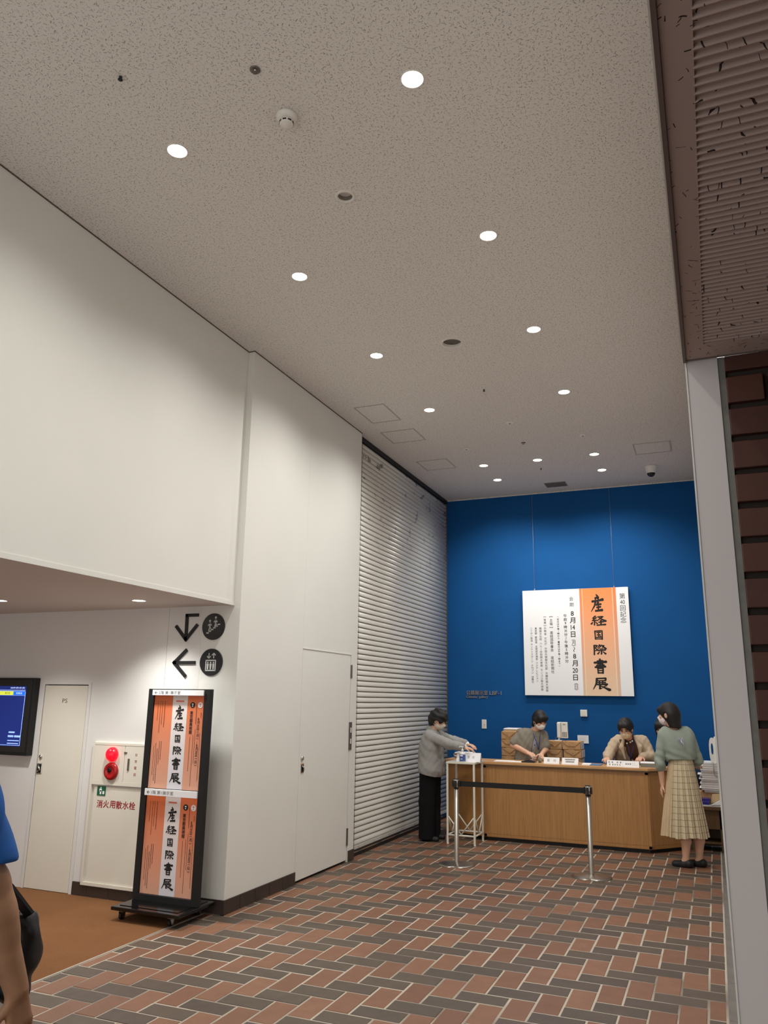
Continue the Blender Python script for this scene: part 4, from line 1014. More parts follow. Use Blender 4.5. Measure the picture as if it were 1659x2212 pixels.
# ------------------------------------------------------------------ poster stand on castors
PX0, PX1, PY, PZ0, PZ1 = -4.145, -3.567, 5.13, .10, 1.636
ps_t = thing('poster_stand', ((PX0+PX1)/2, 5.15, 0), 'tall black poster stand on castors holding two orange posters', 'poster stand')
fw = .052
for nm, q in (('side_post', (PX0, PX0+fw, PZ0, PZ1)), ('side_post', (PX1-fw, PX1, PZ0, PZ1)), ('bottom_rail', (PX0+fw, PX1-fw, PZ0, PZ0+.045)), ('top_rail', (PX0+fw, PX1-fw, PZ1-.03, PZ1))):
    b = B(); bx(b, q[0], q[1], PY-.02, PY+.03, q[2], q[3], .002); obj(nm, b, M_matblack, ps_t)
b = B(); bx(b, PX0+fw, PX1-fw, PY-.002, PY+.02, PZ0, PZ1-.01); obj('backing', b, M_matblack, ps_t)
b = B(); bx(b, -4.150, -3.557, 4.890, 5.330, .072, .098, .006); bs_ = obj('base_plate', b, M_black, ps_t)
b = B(); bx(b, -4.11, -3.60, 4.94, 5.30, .098, .102); obj('base_inset', b, M_black, bs_)
for x in (-4.10, -3.67):
    for y in (4.96, 5.29):
        b = B(); bx(b, x-.02, x+.02, y-.015, y+.015, .05, .072, .003); cs = obj('castor', b, M_hinge, ps_t)
        b = B(); lathe(b, [(.025, -.010), (.026, 0), (.025, .010)], (x, y, .0255), (1, 0, 0), 16); obj('wheel', b, M_matblack, cs)
        for s in (-1, 1):
            b = B(); plate(b, [(-.022, .052), (.022, .052), (.012, .012), (-.006, .012)], (x+s*.014-.001, y, 0), (0, 1, 0), (0, 0, 1), .002); obj('fork', b, M_chrome, cs)
M_por = None
def poster(z0, z1, label, sub):
    t = thing('exhibition_poster', ((PX0+PX1)/2, PY-.003, z0), label, 'poster', 'posters on the stand')
    x0, x1 = PX0+fw+.002, PX1-fw-.002; w, h = x1-x0, z1-z0
    om = gradient_mat('poster_orange_'+sub, z0, z1, (226, 172, 146), (226, 112, 58), .35); wm = gradient_mat('poster_white_'+sub, z0, z1, (226, 224, 230), (236, 226, 220), .35)
    b = B(); bx(b, x0, x1, PY-.006, PY-.002, z0, z1); obj('printed_sheet', b, om, t)
    b = B(); bx(b, x0+w*.375, x0+w*.670, PY-.0066, PY-.0058, z0, z1-.001); obj('white_band', b, wm, t)
    def q(u, v): return Vector((x0+u*w, PY-.0066, z1-v*h))
    for key, v in zip(BRUSH_ORDER, (.186, .341, .466, .592, .731, .882)):
        b = B(); brush(b, key, q(.52, v), ux, uy, .086*BRUSH_W[key], .084*BRUSH_H[key], .001); obj('brush_character', b, M_print, t, fix=False)
    b = B()
    column(b, '東|京|都|美|術|館', q(.762, .185), ux, uy, .0285, .030, bold=.0006)
    column(b, '8|月|14|日|(|月|)', q(.905, .250), ux, uy, .024, .027, bold=.0004); column(b, '〜', q(.905, .50), ux, uy, .02, .024); column(b, '8|月|20|日|(|日|)', q(.905, .53), ux, uy, .024, .027, bold=.0004)
    o = obj('lettering', b, M_print, t, fix=False); o['kind'] = 'stuff'
    # small print too fine to read: rows of tiny marks
    rnd = random.Random(5); b = B()
    def fine(u, v0, v1, wd, gap=.004, seg=.006):
        v = v0*h
        while v < v1*h:
            l = seg*rnd.uniform(.5, 1.2); p = q(u, 0)-Vector((0, 0, v)); bx(b, p.x-wd/2, p.x+wd/2, p.y-.0008, p.y+.0004, p.z-l, p.z); v += l+gap*rnd.uniform(.3, 1)
    for u, v0, v1, wd in ((.22, .06, .34, .005), (.17, .06, .32, .0035), (.13, .06, .40, .0035), (.08, .06, .28, .0035), (.20, .50, .70, .004), (.165, .50, .74, .004), (.13, .58, .95, .0045), (.095, .52, .92, .0035), (.06, .55, .86, .003), (.855, .10, .30, .0045), (.855, .36, .72, .003), (.82, .42, .95, .003), (.76, .44, .80, .003), (.95, .18, .24, .004), (.95, .40, .9, .0028)): fine(u, v0, v1, wd)
    o = obj('fine_print', b, mat('brown_print', (74, 44, 34), .7), t); o['kind'] = 'stuff'
    b = B(); bx(b, q(.44, 0).x, q(.60, 0).x, PY-.0074, PY-.0062, z1-.048, z1-.036); obj('red_caption', b, mat('red_caption', (214, 120, 96), .6), t)
    for u, m, m2 in ((.775, M_print, M_paper), (.925, M_paper, mat('red_caption', (214, 120, 96), .6))):
        b = B(); lathe(b, [(.022, 0), (.022, .001)], q(u, .10), (0, -1, 0), 24); e = obj('round_emblem', b, m, t)
        b = B(); p = q(u, .10); bx(b, p.x-.007, p.x+.007, p.y-.0022, p.y-.0008, p.z+.002, p.z+.011); bx(b, p.x-.004, p.x+.004, p.y-.0022, p.y-.0008, p.z-.012, p.z-.004); obj('emblem_mark', b, m2, e)
def strip(z0, z1, txt, label):
    t = thing('direction_strip', ((PX0+PX1)/2, PY-.02, z0), label, 'sign strip')
    x0, x1 = PX0+fw-.004, PX1-fw+.002
    b = B(); bx(b, x0, x1, PY-.033, PY-.0205, z0, z1, .001); obj('strip_panel', b, M_paper, t)
    b = B(); zc = (z0+z1)/2
    letters(b, txt, (x0+.165, PY-.033, zc), ux, uy, 0, .0006, box=(.205, .026)); obj('lettering', b, mat('grey_print2', (74, 70, 70), .7), t, fix=False)
    b = B(); xa = x0+.022; bx(b, xa, xa+.026, PY-.0342, PY-.0330, zc-.0016, zc+.0016)
    for s in (-1, 1): plate(b, [(0, 0), (.014, s*.012), (.016, s*.010), (.003, 0)] if s < 0 else [(0, 0), (.003, 0), (.016, .010), (.014, .012)], (xa-.001, PY-.0330, zc), (1, 0, 0), (0, 0, 1), .0012)
    obj('arrow', b, mat('grey_print2', (74, 70, 70), .7), t)
poster(.893, 1.586, 'upper orange and white calligraphy exhibition poster on the black stand', 'upper'); poster(.147, .840, 'lower orange and white calligraphy exhibition poster on the black stand', 'lower')
strip(1.587, 1.628, '2階 第1展示室', 'white direction strip for floor 2 at the top of the poster stand'); strip(.842, .890, '1階 第1展示室', 'white direction strip for floor 1 between the two posters')

# ------------------------------------------------------------------ passage wall: screen, cabinet, signs
tv = thing('information_screen', (-6.0, YP, 1.06), 'black framed wall screen showing a dark blue schedule', 'screen')
b = B(); bx(b, -6.55, -5.548, YP-.065, YP, 1.06, 1.722, .004); obj('housing', b, M_matblack, tv)
b = B(); bx(b, -6.53, -5.575, YP-.068, YP-.064, 1.085, 1.705, .002); obj('bezel', b, mat('dark_grey_bezel', (34, 34, 33), .4), tv)
def scr(x0, x1, z0, z1, col, st, nm, k=0):
    b = B(); bx(b, x0, x1, YP-.0695-k*.0006, YP-.067, z0, z1); return obj(nm, b, mat('screen_%d_%d_%d' % col, col, .3, emit=(col, st)), tv)
scr(-6.45, -5.632, 1.135, 1.650, (18, 34, 96), .75, 'screen_picture')
scr(-6.45, -5.640, 1.614, 1.6165, (170, 190, 240), .9, 'screen_rule', 1); scr(-6.0, -5.78, 1.572, 1.605, (190, 196, 60), .8, 'tab_yellow', 1); scr(-5.778, -5.643, 1.572, 1.605, (20, 90, 230), .9, 'tab_blue', 1)
scr(-6.45, -5.640, 1.6055, 1.6085, (150, 176, 240), .9, 'screen_rule', 1); scr(-6.45, -5.640, 1.569, 1.571, (150, 176, 240), .9, 'screen_rule', 1); scr(-6.45, -5.636, 1.143, 1.146, (150, 176, 240), .9, 'screen_rule', 1); scr(-5.640, -5.636, 1.146, 1.60, (150, 176, 240), .9, 'screen_rule', 1)
b = B(); letters(b, '2023年 8月14日 (月)', (-5.735, YP-.0702, 1.634), ux, uy, 0, .0004, box=(.17, .018)); letters(b, '第1展示室', (-5.71, YP-.0702, 1.589), ux, uy, 0, .0004, box=(.07, .016)); obj('screen_text', b, mat('screen_text', (200, 214, 255), .4, emit=((200, 214, 255), .9)), tv, fix=False)
b = B(); letters(b, '展示室', (-5.85, YP-.0702, 1.589), ux, uy, 0, .0004, box=(.06, .016)); obj('tab_text', b, mat('tab_text', (70, 74, 20), .6), tv, fix=False)
for x0, x1, z0, z1 in ((-5.78, -5.71, 1.247, 1.26), (-5.785, -5.72, 1.212, 1.228), (-5.71, -5.637, 1.212, 1.228), (-5.785, -5.65, 1.180, 1.187), (-5.785, -5.655, 1.156, 1.163)): scr(x0, x1, z0, z1, (130, 160, 235), .9, 'screen_line', 1)
# hydrant cabinet
cb = thing('hydrant_cabinet', (-4.6, YP, .09), 'cream fire hydrant cabinet with alarm panel above its door', 'fire cabinet')
CX0, CX1 = -4.86, -3.99
b = B()
bx(b, CX0+.02, CX1-.02, YP-.022, YP+.002, .862, .890); bx(b, CX0+.02, CX1-.02, YP-.022, YP+.002, 1.178, 1.196); bx(b, CX0, CX0+.02, YP-.022, YP+.002, .088, 1.196); bx(b, CX0+.02, CX1-.02, YP-.022, YP+.002, .088, .112); bx(b, CX1-.02, CX1, YP-.022, YP+.002, .088, 1.196)
obj('cabinet_frame', b, M_cream, cb)
b = B(); bx(b, CX0+.02, -4.525, YP-.020, YP, .890, 1.178, .002); obj('alarm_panel', b, M_cream, cb)
b = B(); bx(b, -4.521, CX1-.02, YP-.020, YP, .890, 1.178, .002); ph = obj('telephone_door', b, M_cream, cb)
b = B(); bx(b, -4.483, -4.468, YP-.028, YP-.019, .985, 1.078, .002); obj('pull_handle', b, M_hinge, ph)
b = B(); bx(b, -4.528, -4.500, YP-.026, YP-.019, 1.118, 1.128, .001); obj('catch', b, M_hinge, ph)
M_redp = mat('red_print', (150, 34, 36), .7)
for i, ch in enumerate('非常電話'):
    b = B(); letters(b, ch, (-4.405, YP-.020, 1.108-i*.0505), ux, uy, .027, .0006); obj('character', b, M_redp, ph, fix=False)
b = B(); bx(b, CX0+.045, CX1-.02, YP-.010, YP+.004, .112, .852, .002); cd = obj('cabinet_door', b, M_cream, cb)
for i, ch in enumerate('消火用散水栓'):
    b = B(); letters(b, ch, (-4.745+i*.0665, YP-.010, .712+i*.0006), ux, uy, .064, .0006, bold=.0014); obj('character', b, M_redp, cd, fix=False)
b = B(); bx(b, -4.782, -4.695, YP-.013, YP-.009, .776, .850); gs = obj('hydrant_pictogram', b, mat('sign_green', (20, 96, 62), .5), cd)
b = B(); bx(b, -4.752, -4.737, YP-.0138, YP-.0126, .786, .818); bx(b, -4.757, -4.734, YP-.0138, YP-.0126, .808, .830); lathe(b, [(.006, 0), (.006, .0012)], (-4.744, YP-.0128, .838), (0, -1, 0), 12); bx(b, -4.724, -4.706, YP-.0138, YP-.0126, .788, .812); obj('pictogram_figure', b, M_paper, gs)
b = B(); lathe(b, [(.058, 0), (.058, .010), (.052, .030), (.036, .046), (.014, .053), (.001, .054)], (-4.647, YP-.020, 1.106), (0, -1, 0), 28); lm = obj('alarm_lamp', b, mat('red_lamp', (226, 20, 40), .25, emit=((255, 10, 30), .9)), cb)
b = B(); lathe(b, [(.070, 0), (.070, .012), (.066, .020), (.045, .026), (.040, .022), (.022, .020)], (-4.644, YP-.020, .972), (0, -1, 0), 32); bl = obj('alarm_button_ring', b, mat('red_enamel', (168, 22, 26), .25), cb)
b = B(); lathe(b, [(.020, .019), (.019, .026), (.010, .028), (.001, .028)], (-4.650, YP-.020, .982), (0, -1, 0), 20); obj('push_button', b, M_black, bl)
# arrows and round pictograms
def arrow(name, strokes, label):
    b = B()
    for p, q in strokes:
        p, q = Vector(p), Vector(q); d = (q-p).normalized(); n_ = Vector((-d.y, d.x))*.0125; e = d*.0
        plate(b, [tuple(v) for v in (p-n_-e, q-n_+e, q+n_+e, p+n_-e)], (0, YP, 0), (1, 0, 0), (0, 0, 1), .014)
    tag(obj(name, b, M_matblack), label, 'arrow sign')
arrow('direction_arrow', [((-4.022, 2.238), (-3.897, 2.238)), ((-4.012, 2.248), (-4.008, 2.045)), ((-4.117, 2.153), (-4.000, 2.030)), ((-3.901, 2.160), (-4.016, 2.030))], 'black arrow bent downward on white wall beside the stairs sign')
arrow('direction_arrow', [((-4.110, 1.851), (-3.900, 1.851)), ((-3.989, 1.956), (-4.117, 1.842)), ((-3.985, 1.740), (-4.117, 1.860))], 'black arrow pointing sideways on white wall beside the lift sign')
def disc(cx, cz, label):
    t = thing('pictogram_disc', (cx, YP, cz-.108), label, 'sign')
    b = B(); lathe(b, [(.108, 0), (.108, .010), (.106, .012)], (cx, YP, cz), (0, -1, 0), 48); obj('disc', b, mat('black_disc', (24, 25, 25), .4), t); return t
def flat(b, poly, cx, cz): plate(b, poly, (cx, YP-.012, cz), (1, 0, 0), (0, 0, 1), .0012)
def seg(b, p, q, w, cx, cz):
    p, q = Vector(p), Vector(q); d = (q-p).normalized(); n_ = Vector((-d.y, d.x))*w/2; flat(b, [tuple(v) for v in (p-n_, q-n_, q+n_, p+n_)], cx, cz)
cx, cz = -3.744, 2.139; t = disc(cx, cz, 'round black stairs pictogram with two climbing figures on white wall')
b = B()
st = [(-.062, -.058)]
for i in range(6): st += [(-.062+i*.022, -.048+i*.011), (-.062+(i+1)*.022, -.048+i*.011)]
for i in range(6):
    x = -.062+i*.021; z = -.056+i*.0135; flat(b, [(x, z), (x+.024, z), (x+.024, z+.010), (x, z+.010)], cx, cz)
M_pict = mat('pale_pictogram', (198, 200, 196), .6)
obj('stairs_figure', b, M_pict, t)
for ox, oz in ((-.032, -.005), (.022, .022)):
    b = B(); lathe(b, [(.009, 0), (.009, .0012)], (cx+ox, YP-.012, cz+oz+.052), (0, -1, 0), 14)
    seg(b, (ox, oz+.040), (ox, oz+.004), .015, cx, cz); seg(b, (ox, oz+.006), (ox-.008, oz-.034), .009, cx, cz); seg(b, (ox+.002, oz+.006), (ox+.014, oz-.018), .009, cx, cz); seg(b, (ox+.013, oz-.014), (ox+.012, oz-.026), .008, cx, cz); seg(b, (ox, oz+.036), (ox-.018, oz+.012), .007, cx, cz); seg(b, (ox, oz+.036), (ox+.018, oz+.014), .007, cx, cz)
    obj('walking_figure', b, M_pict, t)
cx, cz = -3.745, 1.853; t = disc(cx, cz, 'round black lift pictogram with arrows over a cabin on white wall')
b = B()
for a, q in (((-.046, -.066), (-.046, .014)), ((.046, -.066), (.046, .014)), ((-.050, .014), (.050, .014)), ((-.050, -.066), (.050, -.066))): seg(b, a, q, .009, cx, cz)
obj('cabin_outline', b, M_pict, t)
for i in (-1, 0, 1):
    b = B(); lathe(b, [(.0068, 0), (.0068, .0012)], (cx+i*.027, YP-.012, cz-.003), (0, -1, 0), 12); flat(b, [(i*.027-.010, -.012), (i*.027-.006, -.058), (i*.027+.006, -.058), (i*.027+.010, -.012)], cx, cz); obj('passenger_figure', b, M_pict, t)
for s, ox in ((-1, -.020), (1, .026)):
    b = B(); seg(b, (ox, .030), (ox, .072), .007, cx, cz); tip = .030 if s < 0 else .072
    for e in (-1, 1): seg(b, (ox, tip), (ox+e*.018, tip-s*.018), .007, cx, cz)
    obj('lift_arrow', b, M_pict, t)
# ------------------------------------------------------------------ people
M_skin = mat('skin', (214, 168, 140), .55, var=.05, vscale=20)
M_skin2 = mat('tanned_skin', (168, 126, 96), .55, var=.10, vscale=22, bump=.15, bscale=120, bdist=.002)
M_hair = mat('black_hair', (10, 8, 8), .62, var=.25, vscale=40, bump=.4, bscale=150, stretch=(1, 1, .15))
M_hairb = mat('brown_black_hair', (16, 10, 9), .62, var=.25, vscale=40, bump=.4, bscale=150, stretch=(1, 1, .15))
M_mask = mat('white_mask', (240, 238, 236), .8); M_maskp = mat('pale_pink_mask', (232, 214, 216), .8); M_maskb = mat('beige_mask', (226, 204, 170), .8)
M_eye = mat('dark_eye', (24, 18, 18), .3)
A = np.array
def nrm(v): v = A(v, float); return v/np.linalg.norm(v)
def hframe(f, roll=0):
    f = nrm(f); r = nrm(np.cross(f, (0, 0, 1))); u = np.cross(r, f)
    if roll: r, u = r*math.cos(roll)+u*math.sin(roll), u*math.cos(roll)-r*math.sin(roll)
    return f, r, u
def head_skin(F_, c, f, r, u, s=1.):
    ax = (r, f, u)
    F_.ell(c+u*.018*s-f*.008*s, (.073*s, .090*s, .090*s), ax, k=.02)
    F_.ell(c+f*.020*s-u*.045*s, (.056*s, .062*s, .062*s), ax, k=.03)
    F_.ell(c+f*.060*s-u*.088*s, (.022*s, .020*s, .017*s), ax, k=.025)
    F_.cap(c+f*.082*s+u*.006*s, c+f*.101*s-u*.022*s, .008*s, .012*s, k=.014)
    F_.cap(c+f*.074*s-u*.058*s-r*.016*s, c+f*.074*s-u*.058*s+r*.016*s, .009*s, k=.010)
    for e in (-1, 1):
        F_.ell(c+r*e*.075*s-f*.010*s-u*.008*s, (.009*s, .020*s, .031*s), ax, k=.006)
        F_.ell(c+r*e*.038*s+f*.062*s-u*.022*s, (.024*s, .018*s, .022*s), ax, k=.02)
        F_.ell(c+r*e*.030*s+f*.088*s+u*.010*s, (.016*s, .010*s, .010*s), ax, k=.008, op='s')
def loft(F_, a, b, r, st, infl=0, bend=(0, 0, 0), k=.03):
    a, b, r, bend = A(a, float), A(b, float), nrm(r), A(bend, float)
    ts = [s[0] for s in st]
    for t in np.linspace(ts[0], ts[-1], 13):
        hw = np.interp(t, ts, [s[1] for s in st]); rad = np.interp(t, ts, [s[2] for s in st])
        c = a+(b-a)*t+bend*math.sin(math.pi*min(1, max(0, t)))
        F_.cap(c-r*hw, c+r*hw, rad+infl, k=k)
TORSO = [(0, .075, .092), (.35, .060, .078), (.72, .080, .092), (.92, .110, .068), (1, .115, .050)]
def limb(F_, p, radii, infl=0, k=.02):
    for i in range(len(p)-1): F_.cap(p[i], p[i+1], radii[i]+infl, radii[i+1]+infl, k=k)
def hand(F_, w, d, n, curl=.6, side=1, s=1., spread=.012):
    """w wrist, d finger direction, n palm-facing normal, side=+1 thumb along d x n"""
    w = A(w, float); d = nrm(d); n = nrm(A(n, float)-d*np.dot(n, d)); sd = np.cross(d, n)*side
    for o_ in (-.024, -.008, .008, .024): F_.cap(w+d*.012*s+sd*o_*.7*s, w+d*.078*s+sd*o_*s, .0125*s, .0115*s, k=.008)
    for i, (o_, L) in enumerate(((-.030, .056), (-.010, .070), (.010, .076), (.029, .068))):
        p0 = w+d*.080*s+sd*o_*s; d1 = nrm(d*math.cos(curl*.6)+n*math.sin(curl*.6)+sd*(o_*spread*30)); p1 = p0+d1*L*.5*s
        d2 = nrm(d*math.cos(curl*1.5)+n*math.sin(curl*1.5)); p2 = p1+d2*L*.5*s
        F_.cap(p0, p1, .0092*s, .0085*s, k=.004); F_.cap(p1, p2, .0085*s, .0072*s, k=.004)
    t0 = w+d*.024*s+sd*.022*s; t1 = t0+(sd*.030+d*.026+n*.010)*s; t2 = t1+(d*.028+sd*.006+n*.014)*s
    F_.cap(t0, t1, .013*s, .010*s, k=.008); F_.cap(t1, t2, .0098*s, .008*s, k=.004)
def eyes(parent, c, f, r, u, m=M_eye, s=1., brows=True, hairm=None):
    for e in (-1, 1):
        for nm, off, rad, mm in (('eye', (.031, .082, .006), (.013, .006, .0055), m), ('eyebrow', (.031, .086, .026), (.018, .006, .0035), hairm or M_hair)):
            if nm == 'eyebrow' and not brows: continue
            bm = B(); bmesh.ops.create_icosphere(bm, subdivisions=2, radius=1)
            p = c+r*e*off[0]*s+f*off[1]*s+u*off[2]*s
            mt = Matrix(((r[0]*rad[0]*s, f[0]*rad[1]*s, u[0]*rad[2]*s, p[0]), (r[1]*rad[0]*s, f[1]*rad[1]*s, u[1]*rad[2]*s, p[1]), (r[2]*rad[0]*s, f[2]*rad[1]*s, u[2]*rad[2]*s, p[2]), (0, 0, 0, 1)))
            bmesh.ops.transform(bm, matrix=mt, verts=bm.verts)
            for q in bm.faces: q.smooth = True
            obj(nm, bm, mm, parent)
def mask(parent, c, f, r, u, m, s=1., strapm=None):
    q = .14*s; F_ = Fld(c-q, c+q, .005)
    F_.ell(c+f*.026*s-u*.050*s, (.064*s, .078*s, .060*s), (r, f, u), k=0); F_.cap(c+f*.085*s-u*.02*s, c+f*.106*s-u*.030*s, .012*s, .014*s, k=.02)
    F_.cut(c+f*.012*s, -f); F_.cut(c-u*.006*s+f*.02*s, u*1-f*.10)
    o = F_.obj('face_mask', m, parent)
    for e in (-1, 1):
        for dz, dz2 in ((-.018, .018), (-.082, -.030)):
            b = B(); tube(b, [Vector(c+r*e*.063*s+f*.022*s+u*dz*s), Vector(c+r*e*.074*s+f*.005*s+u*((dz+dz2)/2)*s), Vector(c+r*e*.080*s-f*.012*s+u*dz2*s)], .0016*s, 6); obj('ear_loop', b, strapm or m, o)
def hair_cap(F_, c, f, r, u, s=1., t=.014, face=True):
    F_.ell(c+u*.024*s-f*.012*s, ((.073+t)*s, (.090+t)*s, (.090+t)*s), (r, f, u), k=.0)
def face_cut(F_, c, f, r, u, s=1., drop=.0):
    F_.ell(c+f*.075*s-u*(.048+drop)*s, (.060*s, .072*s, .082*s), (r, f, u), op='s')
def bnd(*ps, m=.2):
    P_ = A([p for p in ps], float); return P_.min(0)-m, P_.max(0)+m
def shoe(parent, heel, toe, m, w=.036, h=.055, top=None):
    heel, toe = A(heel, float), A(toe, float); d = toe-heel; lo, hi = bnd(heel, toe, m=.09); F_ = Fld(lo, hi, .005)
    F_.cap(heel+d*.14+A((0, 0, .030)), heel+d*.40+A((0, 0, .030)), .036, .034, k=.02); F_.cap(heel+d*.40+A((0, 0, .026)), heel+d*.84+A((0, 0, .022)), w+.002, w-.004, k=.02); F_.cap(heel+d*.12+A((0, 0, .045)), heel+d*.22+A((0, 0, .05)), .034, .03, k=.02)
    F_.cut((0, 0, .0015), (0, 0, -1)); F_.cut((0, 0, h+.02), (0, 0, 1)); return F_.obj('shoe', m, parent)
def lanyard(parent, pts, m, r=.004):
    b = B(); tube(b, [Vector(p) for p in pts], r, 6); obj('lanyard', b, m, parent)

# ---- woman in green, back to the camera
def woman_green():
    root = thing('person', (-.36, 8.85, 0), 'woman in sage green top and long checked skirt standing at the counter end', 'person')
    c = A((-.462, 8.85, 1.462)); f, r, u = hframe((-.93, .36, -.04))
    bf = nrm((-.45, .89, 0)); br = nrm(np.cross(bf, (0, 0, 1)))
    neck = A((-.425, 8.855, 1.335)); pel = A((-.368, 8.86, .92)); shc = A((-.400, 8.86, 1.275))
    LS, RS = shc-br*.140-A((0, 0, .02)), shc+br*.140-A((0, 0, .02))
    LE, LW = A((-.572, 8.79, 1.010)), A((-.560, 8.82, .775)); RE, RW = A((-.205, 8.96, 1.015)), A((-.24, 9.15, .945))
    S = Fld((-.75, 8.55, 0), (-.05, 9.40, 1.62), .0065)
    head_skin(S, c, f, r, u); S.cap(neck-A((0, 0, .03)), c-u*.05-f*.015, .050, .047, k=.03)
    loft(S, pel, shc, br, [(0, .030, .060), (.35, .040, .062), (.72, .065, .080), (.92, .105, .062), (1, .110, .048)])
    limb(S, [LS, LE, LW], [.040, .035, .025]); limb(S, [RS, RE, RW], [.044, .035, .025])
    hand(S, LW, (-.22, .12, -1), (.9, .3, -.2), .35, 1, .92); hand(S, RW, (.1, 1, -.1), (0, 0, -1), .5, -1, .92)
    ank = [A((-.385, 8.775, .07)), A((-.262, 8.875, .07))]
    for a_, hp in zip(ank, (-br*.07, br*.07)):
        kn = A((a_[0]+.015, a_[1]+.02, .47)); limb(S, [pel+hp*.6-A((0, 0, .05)), kn, kn*.45+a_*.55+A((.008, -.008, 0)), a_], [.060, .050, .048, .030]); S.cap(a_, a_+A((-.035, .0, -.035)), .028, .022, k=.02)
    S.cut((0, 0, .012), (0, 0, -1))
    S.obj('body', M_skin, root)
    g = mat('sage_knit', (146, 157, 145), .85, var=.05, vscale=14, bump=.25, bscale=260, bdist=.002)
    T = Fld((-.75, 8.55, .86), (-.05, 9.35, 1.42), .0065)
    loft(T, pel+A((0, 0, .05)), shc+A((0, 0, .005)), br, [(0, .030, .080), (.25, .040, .088), (.72, .060, .092), (.92, .100, .070), (1, .100, .056)], .010, bend=-bf*.012)
    limb(T, [LS, LE, LE*.72+LW*.28], [.046, .042, .044], .008, k=.012); limb(T, [RS, RE, RE*.6+RW*.4], [.046, .042, .042], .008, k=.012)
    T.cap(LE*.8+LW*.2-A((.0, .03, 0)), LE*.8+LW*.2+A((0, .03, 0)), .044, .044, k=.02)
    T.wrinkle(lambda x, y, z: .0035*np.sin(z*75+x*30+2*np.sin(y*25))*(1/(1+np.exp(-(1.12-z)*60)))+.0015*np.sin(x*60+z*40))
    T.cap(neck+A((-.002, -.012, -.012)), neck+A((-.02, .0, .12)), .068, .11, op='s')
    T.cut((0, 0, .965), (0, 0, -1)) if False else None
    x, y, z = T.g((slice(None),)*3); inner = ((x+.37)**2/.135**2+(y-8.86)**2/.16**2 < 1)
    T.D = np.where(inner, np.maximum(T.D, 1.020-z), T.D).astype(np.float32)
    T.obj('green_top', g, root)
    H = Fld(c-A((.2, .2, .28)), c+A((.2, .2, .2)), .006)
    H.ell(c+u*.024-f*.014, (.089, .108, .106), (r, f, u), k=0)
    H.cap(c-f*.050-u*.02, c-f*.062-u*.120, .072, .056, k=.04); 
    for e in (-1, 1): H.cap(c+r*e*.052-f*.050, c+r*e*.040-f*.066-u*.118, .042, .034, k=.04)
    H.cap(c+f*.068+u*.050-r*.04, c+f*.068+u*.050+r*.04, .030, .030, k=.03)
    H.ell(c+f*.092-u*.052, (.10, .088, .078), (r, f, u), op='s'); H.cap(c+f*.025-u*.03-r*.12, c+f*.025-u*.10-r*.10, .042, .05, op='s'); H.cap(c+f*.025-u*.03+r*.12, c+f*.025-u*.10+r*.10, .042, .05, op='s')
    for e in (-1, 1): H.ell(c+r*e*.094-f*.004-u*.012, (.026, .026, .036), (r, f, u), op='s')
    H.cut(c-A((0, 0, .128)), (0, 0, -1)); H.obj('hair', M_hairb, root)
    mask(root, c, f, r, u, M_maskp, 1., M_matblack); eyes(root, c, f, r, u)
    # skirt
    wm = mat('plain_beige_skirt', (196, 172, 138), .85, var=.05, vscale=12)
    cm, t = newmat('checked_skirt'); uv = t.n('ShaderNodeUVMap'); sp = t.n('ShaderNodeSeparateXYZ'); t.l(uv.outputs[0], sp.inputs[0])
    lx = t.math('LESS_THAN', t.math('FRACT', t.math('MULTIPLY', sp.outputs[0], 1/.052)), .10); ly = t.math('LESS_THAN', t.math('FRACT', t.math('MULTIPLY', sp.outputs[1], 1/.058)), .09)
    t.l(t.mix(t.math('MULTIPLY', t.math('MAXIMUM', lx, ly), .75), lin((202, 186, 154)), lin((116, 96, 74))), t.b.inputs['Base Color']); t.b.inputs['Roughness'].default_value = .85
    top, hem = A((-.372, 8.862, 1.035)), A((-.378, 8.845, .285)); n, mrow = 180, 26; bm = B(); rows = []; uvs = {}
    for i in range(mrow+1):
        tt = i/mrow; cc = top+(hem-top)*tt; R1 = .112+(.218-.112)*tt**.85; R2 = .098+(.185-.098)*tt**.85; amp = .002+.019*tt
        row = []
        for k in range(n):
            a = 2*math.pi*k/n; pl = (4 if 2.3 < a < 4.0 else 1)
            fr = 14 if 2.5 < a < 4.1 else 9
            w_ = abs(math.sin(a*fr))**.7*2-1
            q = 1+amp*w_/.2
            p = cc+br*R1*q*math.cos(a)-bf*R2*q*math.sin(a)
            if tt > .98: p[2] += .006*math.sin(a*5)
            v = bm.verts.new(p); row.append(v); uvs[v] = (a*.165, tt*.75)
        rows.append(row)
    ul = bm.loops.layers.uv.new('UVMap')
    for i in range(mrow):
        for k in range(n):
            fc = bm.faces.new((rows[i][k], rows[i][(k+1) % n], rows[i+1][(k+1) % n], rows[i+1][k])); fc.smooth = True
            a = 2*math.pi*k/n; fc.material_index = 1 if 2.55 < a < 4.2 else 0
            for lp in fc.loops: lp[ul].uv = uvs[lp.vert]
    bm.faces.new(rows[0][::-1])
    sk = obj('long_skirt', bm, [cm, wm], root)
    b = B(); P0 = []
    for zz, R1, R2 in ((1.000, .118, .104), (1.045, .115, .101)):
        P0.append([b.verts.new(A((top[0], top[1], zz))+br*R1*math.cos(2*math.pi*k/40)+bf*R2*math.sin(2*math.pi*k/40)) for k in range(40)])
    for k in range(40): b.faces.new((P0[0][k], P0[0][(k+1) % 40], P0[1][(k+1) % 40], P0[1][k])).smooth = True
    obj('waistband', b, wm, sk)
    shoe(root, (-.330, 8.755, 0), (-.520, 8.815, 0), M_matblack); shoe(root, (-.205, 8.855, 0), (-.395, 8.92, 0), M_matblack)
    # bow of the lanyard at the back of the neck and the dark strap
    bw = A((-.352, 8.725, 1.215)); ribb = mat('lilac_ribbon', (196, 188, 216), .6)
